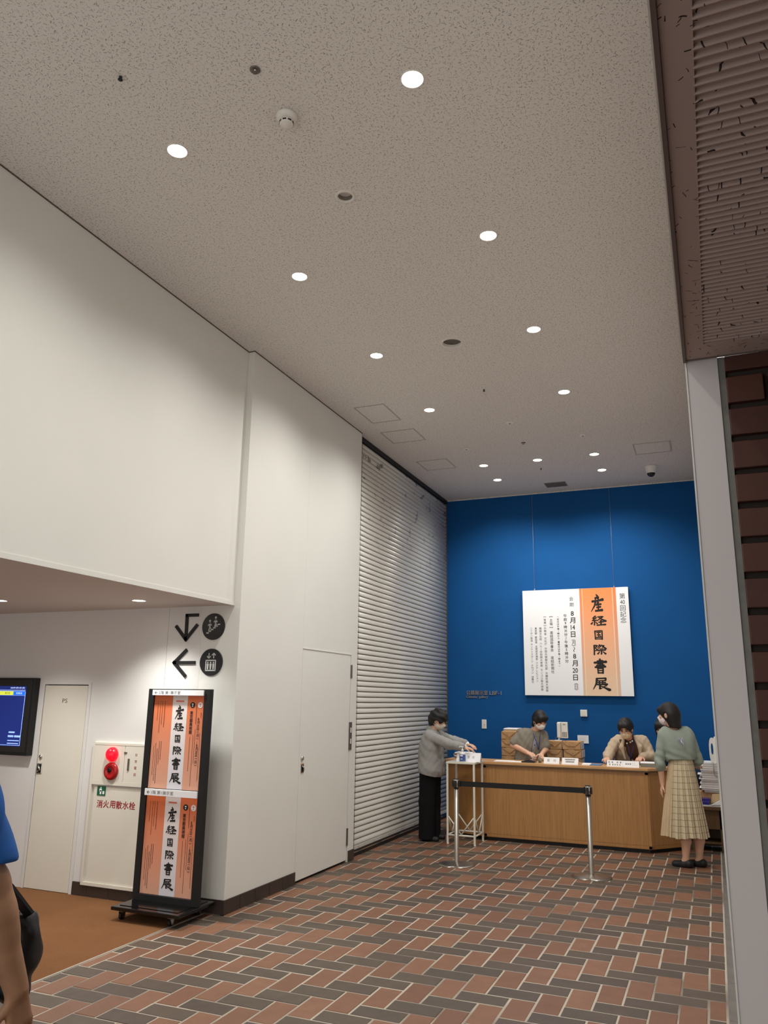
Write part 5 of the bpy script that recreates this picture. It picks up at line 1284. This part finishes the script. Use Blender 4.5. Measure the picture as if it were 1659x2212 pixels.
    b = B()
    for dx, dz in ((-.022, .010), (.018, .012)): tube(b, [Vector(bw), Vector(bw+A((dx, -.004, dz+.012))), Vector(bw+A((dx*1.3, -.004, dz-.006))), Vector(bw)], .004, 6)
    tube(b, [Vector(bw), Vector(bw+A((.020, -.006, -.028))), Vector(bw+A((.030, -.008, -.060)))], .004, 6); tube(b, [Vector(bw), Vector(bw+A((.008, -.006, -.035)))], .004, 6); obj('ribbon_bow', b, ribb, root)
    pts = []
    for k in range(13):
        a = -2.5+5.0*k/12+math.pi
        pts.append(neck+A((0, 0, .022))-bf*.066*math.cos(a+math.pi)*-1*(-1)+br*.066*math.sin(a)+A((0, 0, -.012*(1-math.cos(a)))))
    lanyard(root, pts, M_matblack)
woman_green()

# ---- older lady in a grey jacket reaching over the stand table
def lady_grey():
    root = thing('person', (-3.18, 9.1, 0), 'short haired woman in light grey jacket and black trousers beside the shutter', 'person')
    c = A((-3.078, 9.10, 1.345)); f, r, u = hframe((.93, -.14, -.34)); bf = nrm((1, 0, 0)); br = nrm((0, -1, 0))
    neck = A((-3.135, 9.10, 1.235)); shc = A((-3.135, 9.10, 1.165)); pel = A((-3.175, 9.10, .80))
    RS, LS = shc+br*.145, shc-br*.145
    RE, RW = A((-2.905, 8.965, 1.080)), A((-2.742, 9.03, 1.050)); LE, LW = A((-2.925, 9.25, 1.10)), A((-2.760, 9.20, 1.078))
    S = Fld((-3.45, 8.75, 0), (-2.5, 9.50, 1.50), .0065)
    head_skin(S, c, f, r, u, .97); S.cap(neck-A((.01, 0, .03)), c-u*.05-f*.015, .050, .046, k=.03); loft(S, pel, shc, br, TORSO)
    limb(S, [RS, RE, RW], [.044, .036, .026]); limb(S, [LS, LE, LW], [.044, .036, .026])
    hand(S, RW, (1, .25, -.22), (0, .1, -1), .55, -1, .98); hand(S, LW, (1, -.3, -.2), (0, 0, -1), .5, 1, .95)
    an = [A((-3.205, 9.02, .07)), A((-3.185, 9.19, .07))]
    for a_, hp in zip(an, (br*.075, -br*.075)): limb(S, [pel+hp, A((a_[0]+.015, a_[1], .42)), a_], [.08, .052, .034]); S.cap(a_, a_+A((.10, 0, -.04)), .03, .024)
    S.cut((0, 0, .01), (0, 0, -1)); S.obj('body', M_skin, root)
    gm = mat('light_grey_jacket', (150, 148, 145), .9, var=.10, vscale=90, bump=.3, bscale=300, bdist=.002)
    T = Fld((-3.45, 8.75, .62), (-2.65, 9.45, 1.32), .0065)
    loft(T, pel-A((-.02, 0, .03)), shc+A((0, 0, .01)), br, [(0, .090, .120), (.35, .080, .108), (.72, .090, .105), (.92, .115, .076), (1, .105, .058)], .008, bend=(-.022, 0, 0))
    T.cap(pel+A((.10, -.05, .06)), pel+A((.125, -.05, -.07)), .03, .020, k=.05); T.cap(pel+A((.10, .05, .06)), pel+A((.125, .05, -.07)), .03, .020, k=.05)
    limb(T, [RS, RE, RE*.12+RW*.88], [.054, .050, .040], .008); limb(T, [LS, LE, LE*.12+LW*.88], [.054, .050, .040], .008)
    T.wrinkle(lambda x, y, z: .0022*np.sin(z*55+x*45+2*np.sin(y*30))+.0012*np.sin(x*110-z*60))
    T.cap(neck+A((.035, 0, .02)), neck+A((.06, 0, .12)), .042, .07, op='s'); T.cut((-3.1, 9.1, .715), (-.22, 0, -1))
    jk = T.obj('grey_jacket', gm, root)
    b = B(); bx(b, -3.10, -3.04, 8.958, 8.966, .895, .900); obj('pocket_seam', b, M_hinge, jk)
    C_ = Fld(neck-.15, neck+.15, .006); C_.cap(neck-A((.035, 0, .01)), neck-A((.03, 0, -.018)), .060, .056); C_.cap(neck+A((.03, 0, -.03)), neck+A((.03, 0, .03)), .052, .056, op='s'); C_.ell(neck+A((0, 0, .075)), (.08, .08, .05), op='s'); C_.obj('collar', gm, jk)
    for wv in (RW, LW):
        Cc = Fld(wv-.08, wv+.08, .005); d = nrm(wv-(RE if wv is RW else LE)); Cc.cap(wv-d*.022, wv-d*.002, .036, .036); Cc.obj('white_cuff', M_paper, root)
    K = Fld((-3.42, 8.85, 0), (-2.95, 9.4, .86), .0065)
    for a_, hp in zip(an, (br*.075, -br*.075)): K.cap(pel+hp-A((0, 0, .03)), A((a_[0]+.01, a_[1], .42)), .105, .088, k=.04); K.cap(A((a_[0]+.01, a_[1], .42)), A((a_[0]+.01, a_[1], .02)), .088, .092, k=.03)
    K.cut((0, 0, .022), (0, 0, -1)); K.obj('black_trousers', mat('black_cloth', (17, 17, 19), .9, spec=.2), root)
    for a_ in an: shoe(root, (a_[0]-.05, a_[1], 0), (a_[0]+.165, a_[1], 0), M_matblack)
    H = Fld(c-.19, c+.19, .006); hair_cap(H, c, f, r, u, .97, .026); H.cap(c-f*.055-u*.01, c-f*.06-u*.065, .066, .05, k=.04); H.cap(c+f*.065+u*.065, c+f*.085+u*.045, .045, .035, k=.03)
    H.wrinkle(lambda x, y, z: .004*np.sin(x*70+z*50)*np.sin(y*60)+.003*np.sin(z*95+x*40)); face_cut(H, c, f, r, u, .97)
    for e in (-1, 1): H.cap(c+r*e*.085-u*.02+f*.03, c+r*e*.085-u*.09+f*.03, .032, .045, op='s')
    H.cut(c-u*.085-f*.02, -u); H.obj('hair', M_hair, root)
    eyes(root, c, f, r, u, s=.97); mask(root, c, f, r, u, mat('translucent_mask', (206, 196, 178), .6), .97, M_paper)
lady_grey()

# ---- masked clerk in grey behind the counter
def clerk_grey():
    root = thing('person', (-2.2, 10.04, 0), 'masked clerk in short sleeved grey jacket working behind the counter', 'person')
    c = A((-2.040, 9.985, 1.352)); f, r, u = hframe((.62, -.62, -.48), -.08); bf = nrm((.50, -.86, 0)); br = nrm(np.cross(bf, (0, 0, 1)))
    neck = A((-2.120, 10.04, 1.235)); shc = A((-2.150, 10.03, 1.175)); pel = A((-2.205, 10.02, .82))
    RS, LS = A((-2.262, 9.985, 1.180)), A((-2.030, 10.115, 1.160))
    RE, RW = A((-2.372, 9.92, 1.045)), A((-2.165, 9.800, .968)); LE, LW = A((-1.985, 10.02, 1.00)), A((-2.005, 9.86, .950))
    S = Fld((-2.52, 9.60, 0), (-1.80, 10.32, 1.50), .0065)
    head_skin(S, c, f, r, u, .96); S.cap(neck-A((.01, 0, .03)), c-u*.05-f*.015, .050, .045, k=.03); loft(S, pel, shc, br, TORSO)
    limb(S, [RS, RE, RW], [.043, .035, .025]); limb(S, [LS, LE, LW], [.043, .035, .025])
    hand(S, RW, (.85, -.45, -.28), (.1, .3, -1), .7, 1, .92); hand(S, LW, (.15, -1, -.25), (-.3, 0, -1), .7, -1, .92)
    an = [A((-2.29, 10.01, .07)), A((-2.13, 10.03, .07))]
    for a_, hp in zip(an, (-br*-.07 if False else br*-.0+A((-.075, 0, 0)), A((.075, 0, 0)))): limb(S, [pel+hp, A((a_[0], a_[1], .44)), a_], [.08, .052, .032]); S.cap(a_, a_+A((.03, -.09, -.04)), .03, .024)
    S.cut((0, 0, .01), (0, 0, -1)); S.obj('body', M_skin, root)
    gm = mat('grey_linen_jacket', (128, 122, 110), .9, var=.10, vscale=60, bump=.25, bscale=300, bdist=.002)
    T = Fld((-2.50, 9.65, .66), (-1.80, 10.30, 1.30), .0065)
    loft(T, pel-A((0, 0, .08)), shc+A((0, 0, .008)), br, [(0, .085, .108), (.4, .070, .098), (.74, .085, .104), (.92, .108, .076), (1, .100, .060)], .008)
    limb(T, [RS, RS*.22+RE*.78], [.054, .058], .008); limb(T, [LS, LS*.22+LE*.78], [.054, .056], .008)
    T.wrinkle(lambda x, y, z: .0022*np.sin(z*50+x*60)+.0012*np.sin(x*110-z*60)); T.cap(neck+bf*.03+A((0, 0, .02)), neck+bf*.05+A((0, 0, .12)), .048, .075, op='s')
    a_, b_ = neck+bf*.110-A((0, 0, .02)), pel+bf*.125+A((0, 0, .10)); T.cap(a_, b_, .030, .012, op='s')
    jk = T.obj('grey_jacket', gm, root)
    I_ = Fld((-2.40, 9.80, .78), (-1.90, 10.25, 1.28), .0065); loft(I_, pel, shc, br, TORSO, .008); I_.cap(neck+bf*.03+A((0, 0, .02)), neck+bf*.05+A((0, 0, .12)), .046, .07, op='s'); I_.obj('lilac_blouse', mat('lilac_blouse', (164, 160, 178), .8), root)
    for k in range(4):
        p = neck*(1-(.28+.16*k))+pel*(.28+.16*k)+bf*.104; b = B(); lathe(b, [(.007, 0), (.006, .004)], Vector(p), Vector(bf), 10); obj('button', b, mat('navy_button', (26, 32, 66), .4), jk)
    for e in (-1, 1):
        b = B(); tube(b, [Vector(neck-bf*.02+br*e*.055+A((0, 0, .015))), Vector(neck+bf*.075+br*e*.045-A((0, 0, .05))), Vector(neck+bf*.125+br*e*.012-A((0, 0, .17))), Vector(neck+bf*.135-A((0, 0, .24)))], .0045, 6); obj('lanyard', b, mat('blue_ribbon', (30, 66, 132), .6), root)
    K = Fld((-2.45, 9.85, 0), (-1.95, 10.3, .84), .009)
    for a_, hp in zip(an, (A((-.075, 0, 0)), A((.075, 0, 0)))): K.cap(pel+hp-A((0, 0, .03)), A((a_[0], a_[1], .42)), .098, .078, k=.04); K.cap(A((a_[0], a_[1], .42)), A((a_[0], a_[1], .03)), .078, .074, k=.03)
    K.cut((0, 0, .022), (0, 0, -1)); K.obj('grey_trousers', mat('dark_grey_cloth', (70, 68, 68), .9), root)
    for a_ in an: shoe(root, (a_[0]-.02, a_[1]+.05, 0), (a_[0]+.05, a_[1]-.155, 0), M_matblack)
    H = Fld(c-.19, c+.19, .006); hair_cap(H, c, f, r, u, .96, .016); H.cap(c-f*.055-u*.02, c-f*.05-u*.085, .064, .050, k=.04)
    for e in (-1, 1): H.cap(c+r*e*.072+f*.010+u*.02, c+r*e*.070-f*.020-u*.075, .024, .022, k=.03)
    H.cap(c+f*.068+u*.062-r*.035, c+f*.068+u*.062+r*.035, .030, .030, k=.03); face_cut(H, c, f, r, u, .96, .004)
    for e in (-1, 1): H.cap(c+r*e*.085-u*.012+f*.004, c+r*e*.085-u*.10+f*.035, .020, .045, op='s')
    H.cut(c-u*.118, -u); H.obj('hair', M_hair, root)
    eyes(root, c, f, r, u, s=.96); mask(root, c, f, r, u, M_mask, .96)
clerk_grey()

# ---- stooping woman in a beige jacket
def woman_beige():
    root = thing('person', (-.97, 10.3, 0), 'stooping person in beige jacket and brown top behind the counter', 'person')
    c = A((-1.012, 9.965, 1.275)); f, r, u = hframe((-.12, -.90, -.40)); bf = nrm((-.10, -1, 0)); br = nrm(np.cross(bf, (0, 0, 1)))
    neck = A((-.985, 10.075, 1.165)); shc = A((-.995, 10.12, 1.115)); pel = A((-.955, 10.33, .84))
    RS, LS = A((-1.160, 10.10, 1.095)), A((-.835, 10.15, 1.135))
    RE, RW = A((-1.228, 10.00, .965)), A((-1.218, 9.82, .940)); LE, LW = A((-.752, 10.10, .955)), A((-.850, 9.93, .955))
    S = Fld((-1.40, 9.65, 0), (-.60, 10.60, 1.42), .0065)
    head_skin(S, c, f, r, u, .98); S.cap(neck, c-u*.05-f*.015, .050, .046, k=.03); loft(S, pel, shc, br, TORSO)
    limb(S, [RS, RE, RW], [.044, .036, .026]); limb(S, [LS, LE, LW], [.044, .036, .026]); hand(S, RW, (0, -1, -.12), (0, 0, -1), .4, -1, .95); hand(S, LW, (-.2, -1, -.12), (0, 0, -1), .4, 1, .95)
    an = [A((-1.04, 10.34, .07)), A((-.88, 10.36, .07))]
    for a_, hp in zip(an, (A((-.08, 0, 0)), A((.08, 0, 0)))): limb(S, [pel+hp, A((a_[0], a_[1]-.03, .45)), a_], [.08, .052, .032]); S.cap(a_, a_+A((0, -.09, -.04)), .03, .024)
    S.cut((0, 0, .01), (0, 0, -1)); S.obj('body', M_skin, root)
    I_ = Fld((-1.3, 9.80, .70), (-.68, 10.52, 1.26), .0065); loft(I_, pel, shc, br, [(0, .08, .098), (.35, .075, .095), (.72, .085, .102), (.92, .11, .074), (1, .10, .056)], .006); I_.cap(neck-A((0, -.02, .03)), neck+A((0, -.015, .035)), .056, .052, k=.03); I_.obj('brown_top', mat('brown_knit', (92, 62, 40), .85, var=.10, vscale=30), root)
    gm = mat('beige_jacket', (190, 170, 144), .85, var=.05, vscale=20, bump=.2, bscale=260, bdist=.002)
    T = Fld((-1.42, 9.68, .66), (-.60, 10.58, 1.28), .0065)
    loft(T, pel-A((0, -.01, .06)), shc+A((0, .012, .008)), br, [(0, .095, .118), (.35, .090, .110), (.72, .110, .108), (.92, .130, .080), (1, .120, .062)], .010)
    limb(T, [RS, RE, RE*.15+RW*.85], [.060, .054, .044], .008); limb(T, [LS, LE, LE*.15+LW*.85], [.060, .054, .044], .008)
    T.wrinkle(lambda x, y, z: .003*np.sin(z*60+x*50+2*np.sin(y*20))+.0012*np.sin(x*110-z*60))
    T.cap(neck+A((.01, -.06, .05)), A((-.955, 10.06, .80)), .052, .085, op='s'); T.cap(A((-.955, 10.02, 1.02)), A((-.945, 10.08, .74)), .075, .095, op='s'); T.cap(neck+A((0, -.02, .03)), neck+A((0, -.06, .12)), .058, .08, op='s')
    jk = T.obj('beige_jacket', gm, root)
    for e, top, mid, bot in ((-1, (-1.045, 10.06, 1.165), (-1.072, 9.985, 1.06), (-1.035, 9.985, .925)), (1, (-.925, 10.07, 1.175), (-.862, 10.00, 1.07), (-.865, 10.00, .935))):
        L_ = Fld(A(mid)-.2, A(mid)+.2, .006); L_.cap(top, mid, .016, .026, k=.02); L_.cap(mid, bot, .026, .010, k=.02); L_.obj('lapel', gm, jk)
    for k, (dx, dz) in enumerate(((-.022, -.058), (.018, -.045), (.040, -.030))):
        b = B(); bmesh.ops.create_icosphere(b, subdivisions=2, radius=.010); bmesh.ops.translate(b, vec=Vector((-.985+dx, 9.985, 1.165+dz)), verts=b.verts); obj('necklace_bead', b, M_cream, root)
    for e in (-1, 1): lanyard(root, [neck+A((e*.05, -.02, .0)), A((-.965+e*.03, 9.985, 1.07)), A((-.975+e*.008, 9.985, .97)), A((-.975, 10.0, .90))], mat('indigo_ribbon', (44, 34, 96), .6), .006)
    K = Fld((-1.2, 10.1, 0), (-.7, 10.56, .86), .009)
    for a_, hp in zip(an, (A((-.08, 0, 0)), A((.08, 0, 0)))): K.cap(pel+hp-A((0, 0, .03)), A((a_[0], a_[1]-.02, .42)), .10, .08, k=.04); K.cap(A((a_[0], a_[1]-.02, .42)), A((a_[0], a_[1], .03)), .08, .074, k=.03)
    K.cut((0, 0, .022), (0, 0, -1)); K.obj('dark_trousers', MATS['dark_grey_cloth'], root)
    for a_ in an: shoe(root, (a_[0], a_[1]+.06, 0), (a_[0], a_[1]-.155, 0), M_matblack)
    H = Fld(c-.19, c+.19, .006); hair_cap(H, c, f, r, u, .98, .020); H.cap(c-f*.055-u*.0, c-f*.06-u*.055, .062, .046, k=.04); H.cap(c+f*.062+u*.072-r*.03, c+f*.062+u*.072+r*.03, .036, .034, k=.03)
    H.wrinkle(lambda x, y, z: .003*np.sin(x*80+z*50)*np.sin(y*60)); face_cut(H, c, f, r, u, .98, -.022)
    for e in (-1, 1): H.cap(c+r*e*.088-u*.015+f*.015, c+r*e*.088-u*.09+f*.03, .026, .04, op='s')
    H.cut(c-u*.082-f*.02, -u); H.obj('hair', M_hairb, root)
    eyes(root, c, f, r, u, s=.98); mask(root, c, f, r, u, M_maskb, .98)
    b = B(); rim = mat('thin_spectacle_rim', (70, 56, 48), .3, .6)
    for e in (-1, 1):
        p = c+r*e*.032+f*.098+u*.002; tube(b, [Vector(p+r*.021*math.cos(a)+u*.016*math.sin(a)) for a in [2*math.pi*k/16 for k in range(16)]], .0014, 5, closed=True); tube(b, [Vector(p+r*e*.021), Vector(c+r*e*.076+f*.0+u*.004)], .0014, 5)
    tube(b, [Vector(c-r*.011+f*.099+u*.004), Vector(c+r*.011+f*.099+u*.004)], .0014, 5); obj('spectacles', b, rim, root)
woman_beige()

# ---- person mostly hidden behind the woman in green
def hidden_person():
    root = thing('person', (-.40, 10.5, 0), 'dark haired person in blue top almost hidden behind the woman in green', 'person')
    c = A((-.605, 10.26, 1.285)); f, r, u = hframe((-.35, -.85, -.35)); bf = nrm((-.6, -.8, 0)); br = nrm(np.cross(bf, (0, 0, 1)))
    neck = A((-.545, 10.35, 1.165)); shc = A((-.505, 10.38, 1.105)); pel = A((-.365, 10.48, .80))
    LS, RS = shc+br*-.15, shc+br*.15
    S = Fld((-.85, 10.0, 0), (-.06, 10.78, 1.45), .008)
    head_skin(S, c, f, r, u, .98); S.cap(neck, c-u*.05-f*.015, .05, .046, k=.03); loft(S, pel, shc, br, TORSO)
    arms = ((LS, LS+A((.03, -.06, -.24)), LS+A((-.08, -.16, -.34))), (RS, RS+A((-.03, .02, -.24)), RS+A((-.02, -.12, -.30))))
    for a in arms: limb(S, a, [.044, .036, .026]); hand(S, a[2], a[2]-a[1], (0, 0, -1), .5, 1, .95)
    an = [A((-.45, 10.50, .07)), A((-.30, 10.54, .07))]
    for a_, hp in zip(an, (A((-.075, 0, 0)), A((.075, 0, 0)))): limb(S, [pel+hp, A((a_[0], a_[1]-.02, .44)), a_], [.08, .052, .032]); S.cap(a_, a_+A((-.05, -.08, -.04)), .03, .024)
    S.cut((0, 0, .01), (0, 0, -1)); S.obj('body', M_skin, root)
    T = Fld((-.85, 10.05, .66), (-.06, 10.76, 1.24), .008); loft(T, pel-A((0, 0, .04)), shc, br, TORSO, .022)
    for a in arms: limb(T, a[:2], [.055, .050], .010); T.cap(a[1], a[1]*.4+a[2]*.6, .056, .046, k=.02)
    T.cap(neck+bf*.03, neck+bf*.05+A((0, 0, .12)), .05, .08, op='s'); T.obj('blue_top', mat('dusty_blue_cloth', (52, 78, 112), .9, var=.1, vscale=40), root)
    K = Fld((-.65, 10.25, 0), (-.1, 10.78, .84), .009)
    for a_, hp in zip(an, (A((-.075, 0, 0)), A((.075, 0, 0)))): K.cap(pel+hp-A((0, 0, .03)), A((a_[0], a_[1]-.02, .42)), .11, .082, k=.04); K.cap(A((a_[0], a_[1]-.02, .42)), A((a_[0], a_[1], .03)), .082, .074, k=.03)
    K.cut((0, 0, .022), (0, 0, -1)); K.obj('grey_trousers', MATS['dark_grey_cloth'], root)
    for a_ in an: shoe(root, (a_[0]+.03, a_[1]+.05, 0), (a_[0]-.08, a_[1]-.14, 0), M_matblack)
    H = Fld(c-.2, c+.2, .007); hair_cap(H, c, f, r, u, .98, .018); H.cap(c-f*.05-u*.02, c-f*.05-u*.13, .068, .055, k=.04)
    for e in (-1, 1): H.cap(c+r*e*.072, c+r*e*.072-u*.11, .034, .030, k=.03)
    H.cap(c+f*.066+u*.060-r*.035, c+f*.066+u*.060+r*.035, .030, .030, k=.03); face_cut(H, c, f, r, u, .98); H.obj('hair', M_hair, root)
    eyes(root, c, f, r, u, s=.98); mask(root, c, f, r, u, M_mask, .98)
hidden_person()

# ---- man in blue at the passage side, only his arm in view
def man_blue():
    root = thing('person', (-2.0, 1.5, 0), 'man in bright blue short sleeved shirt with bare forearm at the edge of the hall', 'person')
    c = A((-2.03, 1.50, 1.615)); f, r, u = hframe((-.15, 1, -.08)); bf = nrm((-.1, 1, 0)); br = nrm(np.cross(bf, (0, 0, 1)))
    neck = A((-2.02, 1.47, 1.49)); shc = A((-2.00, 1.47, 1.405)); pel = A((-2.0, 1.50, .93))
    RS, RE, RW = A((-1.805, 1.525, 1.385)), A((-1.772, 1.610, 1.110)), A((-1.722, 1.700, .838)); LS, LE, LW = A((-2.20, 1.45, 1.375)), A((-2.26, 1.47, 1.10)), A((-2.25, 1.58, .86))
    S = Fld((-2.42, 1.2, 0), (-1.58, 1.9, 1.76), .0075)
    head_skin(S, c, f, r, u, 1.04); S.cap(neck-A((0, 0, .03)), c-u*.05-f*.015, .058, .054, k=.03); loft(S, pel, shc, br, [(0, .085, .10), (.35, .080, .095), (.72, .10, .105), (.92, .13, .075), (1, .13, .055)])
    limb(S, [RS, RE, RE*.7+RW*.3, RW], [.050, .044, .043, .030]); S.cap(RE*.95+RW*.05+A((0, .01, 0)), RE*.55+RW*.45+A((.004, .004, 0)), .040, .034, k=.03); limb(S, [LS, LE, LW], [.050, .042, .030])
    hand(S, RW, (.05, .20, -1), (-1, .1, 0), .5, -1, 1.05); hand(S, LW, (0, .2, -1), (1, 0, 0), .5, 1, 1.05)
    an = [A((-2.09, 1.47, .08)), A((-1.91, 1.53, .08))]
    for a_, hp in zip(an, (A((-.085, 0, 0)), A((.085, 0, 0)))): limb(S, [pel+hp, A((a_[0], a_[1]+.02, .50)), a_], [.09, .058, .040]); S.cap(a_, a_+A((0, .11, -.045)), .035, .027)
    S.cut((0, 0, .01), (0, 0, -1)); S.obj('body', M_skin2, root)
    T = Fld((-2.45, 1.15, .80), (-1.6, 1.82, 1.56), .0075)
    loft(T, pel-A((0, 0, .04)), shc+A((0, 0, .006)), br, [(0, .10, .12), (.35, .095, .118), (.72, .105, .118), (.92, .13, .086), (1, .125, .066)], .008)
    T.cap(RS, RE+A((.0, .0, .045)), .066, .070, k=.03); T.cap(LS, LE+A((0, 0, .03)), .066, .076, k=.03)
    T.wrinkle(lambda x, y, z: .003*np.sin(z*42+x*50+2*np.sin(y*30))+.0015*np.sin(x*90+z*70)); T.cap(neck+bf*.02, neck+bf*.03+A((0, 0, .12)), .058, .08, op='s')
    x, y, z = T.g((slice(None),)*3); T.D = np.where(x+0*y+0*z > -1.88, np.maximum(T.D, 1.150-z+.12*(x+1.77)), T.D).astype(np.float32)
    T.obj('blue_shirt', mat('bright_blue_cloth', (24, 92, 172), .8, var=.12, vscale=18, bump=.2, bscale=300, bdist=.001), root)
    K = Fld((-2.25, 1.25, 0), (-1.72, 1.75, .98), .009)
    for a_, hp in zip(an, (A((-.085, 0, 0)), A((.085, 0, 0)))): K.cap(pel+hp-A((0, 0, .03)), A((a_[0], a_[1]+.01, .46)), .105, .082, k=.04); K.cap(A((a_[0], a_[1]+.01, .46)), A((a_[0], a_[1], .03)), .082, .074, k=.03)
    K.cut((0, 0, .022), (0, 0, -1)); K.obj('dark_trousers', MATS['black_cloth'], root)
    for a_ in an: shoe(root, (a_[0], a_[1]-.07, 0), (a_[0], a_[1]+.20, 0), M_matblack, .040)
    H = Fld(c-.2, c+.2, .008); hair_cap(H, c, f, r, u, 1.04, .012); H.cap(c-f*.055, c-f*.06-u*.06, .066, .05, k=.03); face_cut(H, c, f, r, u, 1.04)
    for e in (-1, 1): H.cap(c+r*e*.09-u*.01+f*.01, c+r*e*.09-u*.1+f*.03, .03, .05, op='s')
    H.cut(c-u*.07, -u); H.obj('hair', M_hair, root); eyes(root, c, f, r, u, s=1.04)
    bag = thing('shoulder_bag', (-1.83, 1.82, .78), 'soft black shoulder bag hanging beside the man in blue', 'bag')
    G = Fld((-2.02, 1.68, .70), (-1.70, 1.98, 1.06), .006); G.ell((-1.838, 1.818, .885), (.052, .052, .090), k=.03); G.ell((-1.855, 1.815, .80), (.045, .05, .055), k=.03); G.ell((-1.850, 1.815, .945), (.035, .045, .035), k=.03)
    G.wrinkle(lambda x, y, z: .004*np.sin(z*60+x*40)+.003*np.sin(x*70-z*50)); G.obj('bag_body', mat('black_leather', (18, 18, 20), .42, bump=.3, bscale=60), bag)
    b = B(); pts = [(-1.905, 1.70, 1.17), (-1.848, 1.755, 1.06), (-1.800, 1.795, .985), (-1.812, 1.80, .955)]
    for i in range(2):
        p, q = Vector(pts[i]), Vector(pts[i+1]); d = (q-p).normalized(); n_ = d.cross(Vector((.3, 1, .1))).normalized()*.021; e = d.cross(n_).normalized()*.004
        vs = [b.verts.new(v) for v in (p-n_-e, p+n_-e, p+n_+e, p-n_+e, q-n_-e, q+n_-e, q+n_+e, q-n_+e)]
        for k in ((0, 1, 5, 4), (1, 2, 6, 5), (2, 3, 7, 6), (3, 0, 4, 7), (0, 3, 2, 1), (4, 5, 6, 7)): b.faces.new([vs[j] for j in k])
    obj('strap', b, M_matblack, bag)
man_blue()
for o in list(COL.objects):
    if '_loc' in o: del o['_loc']
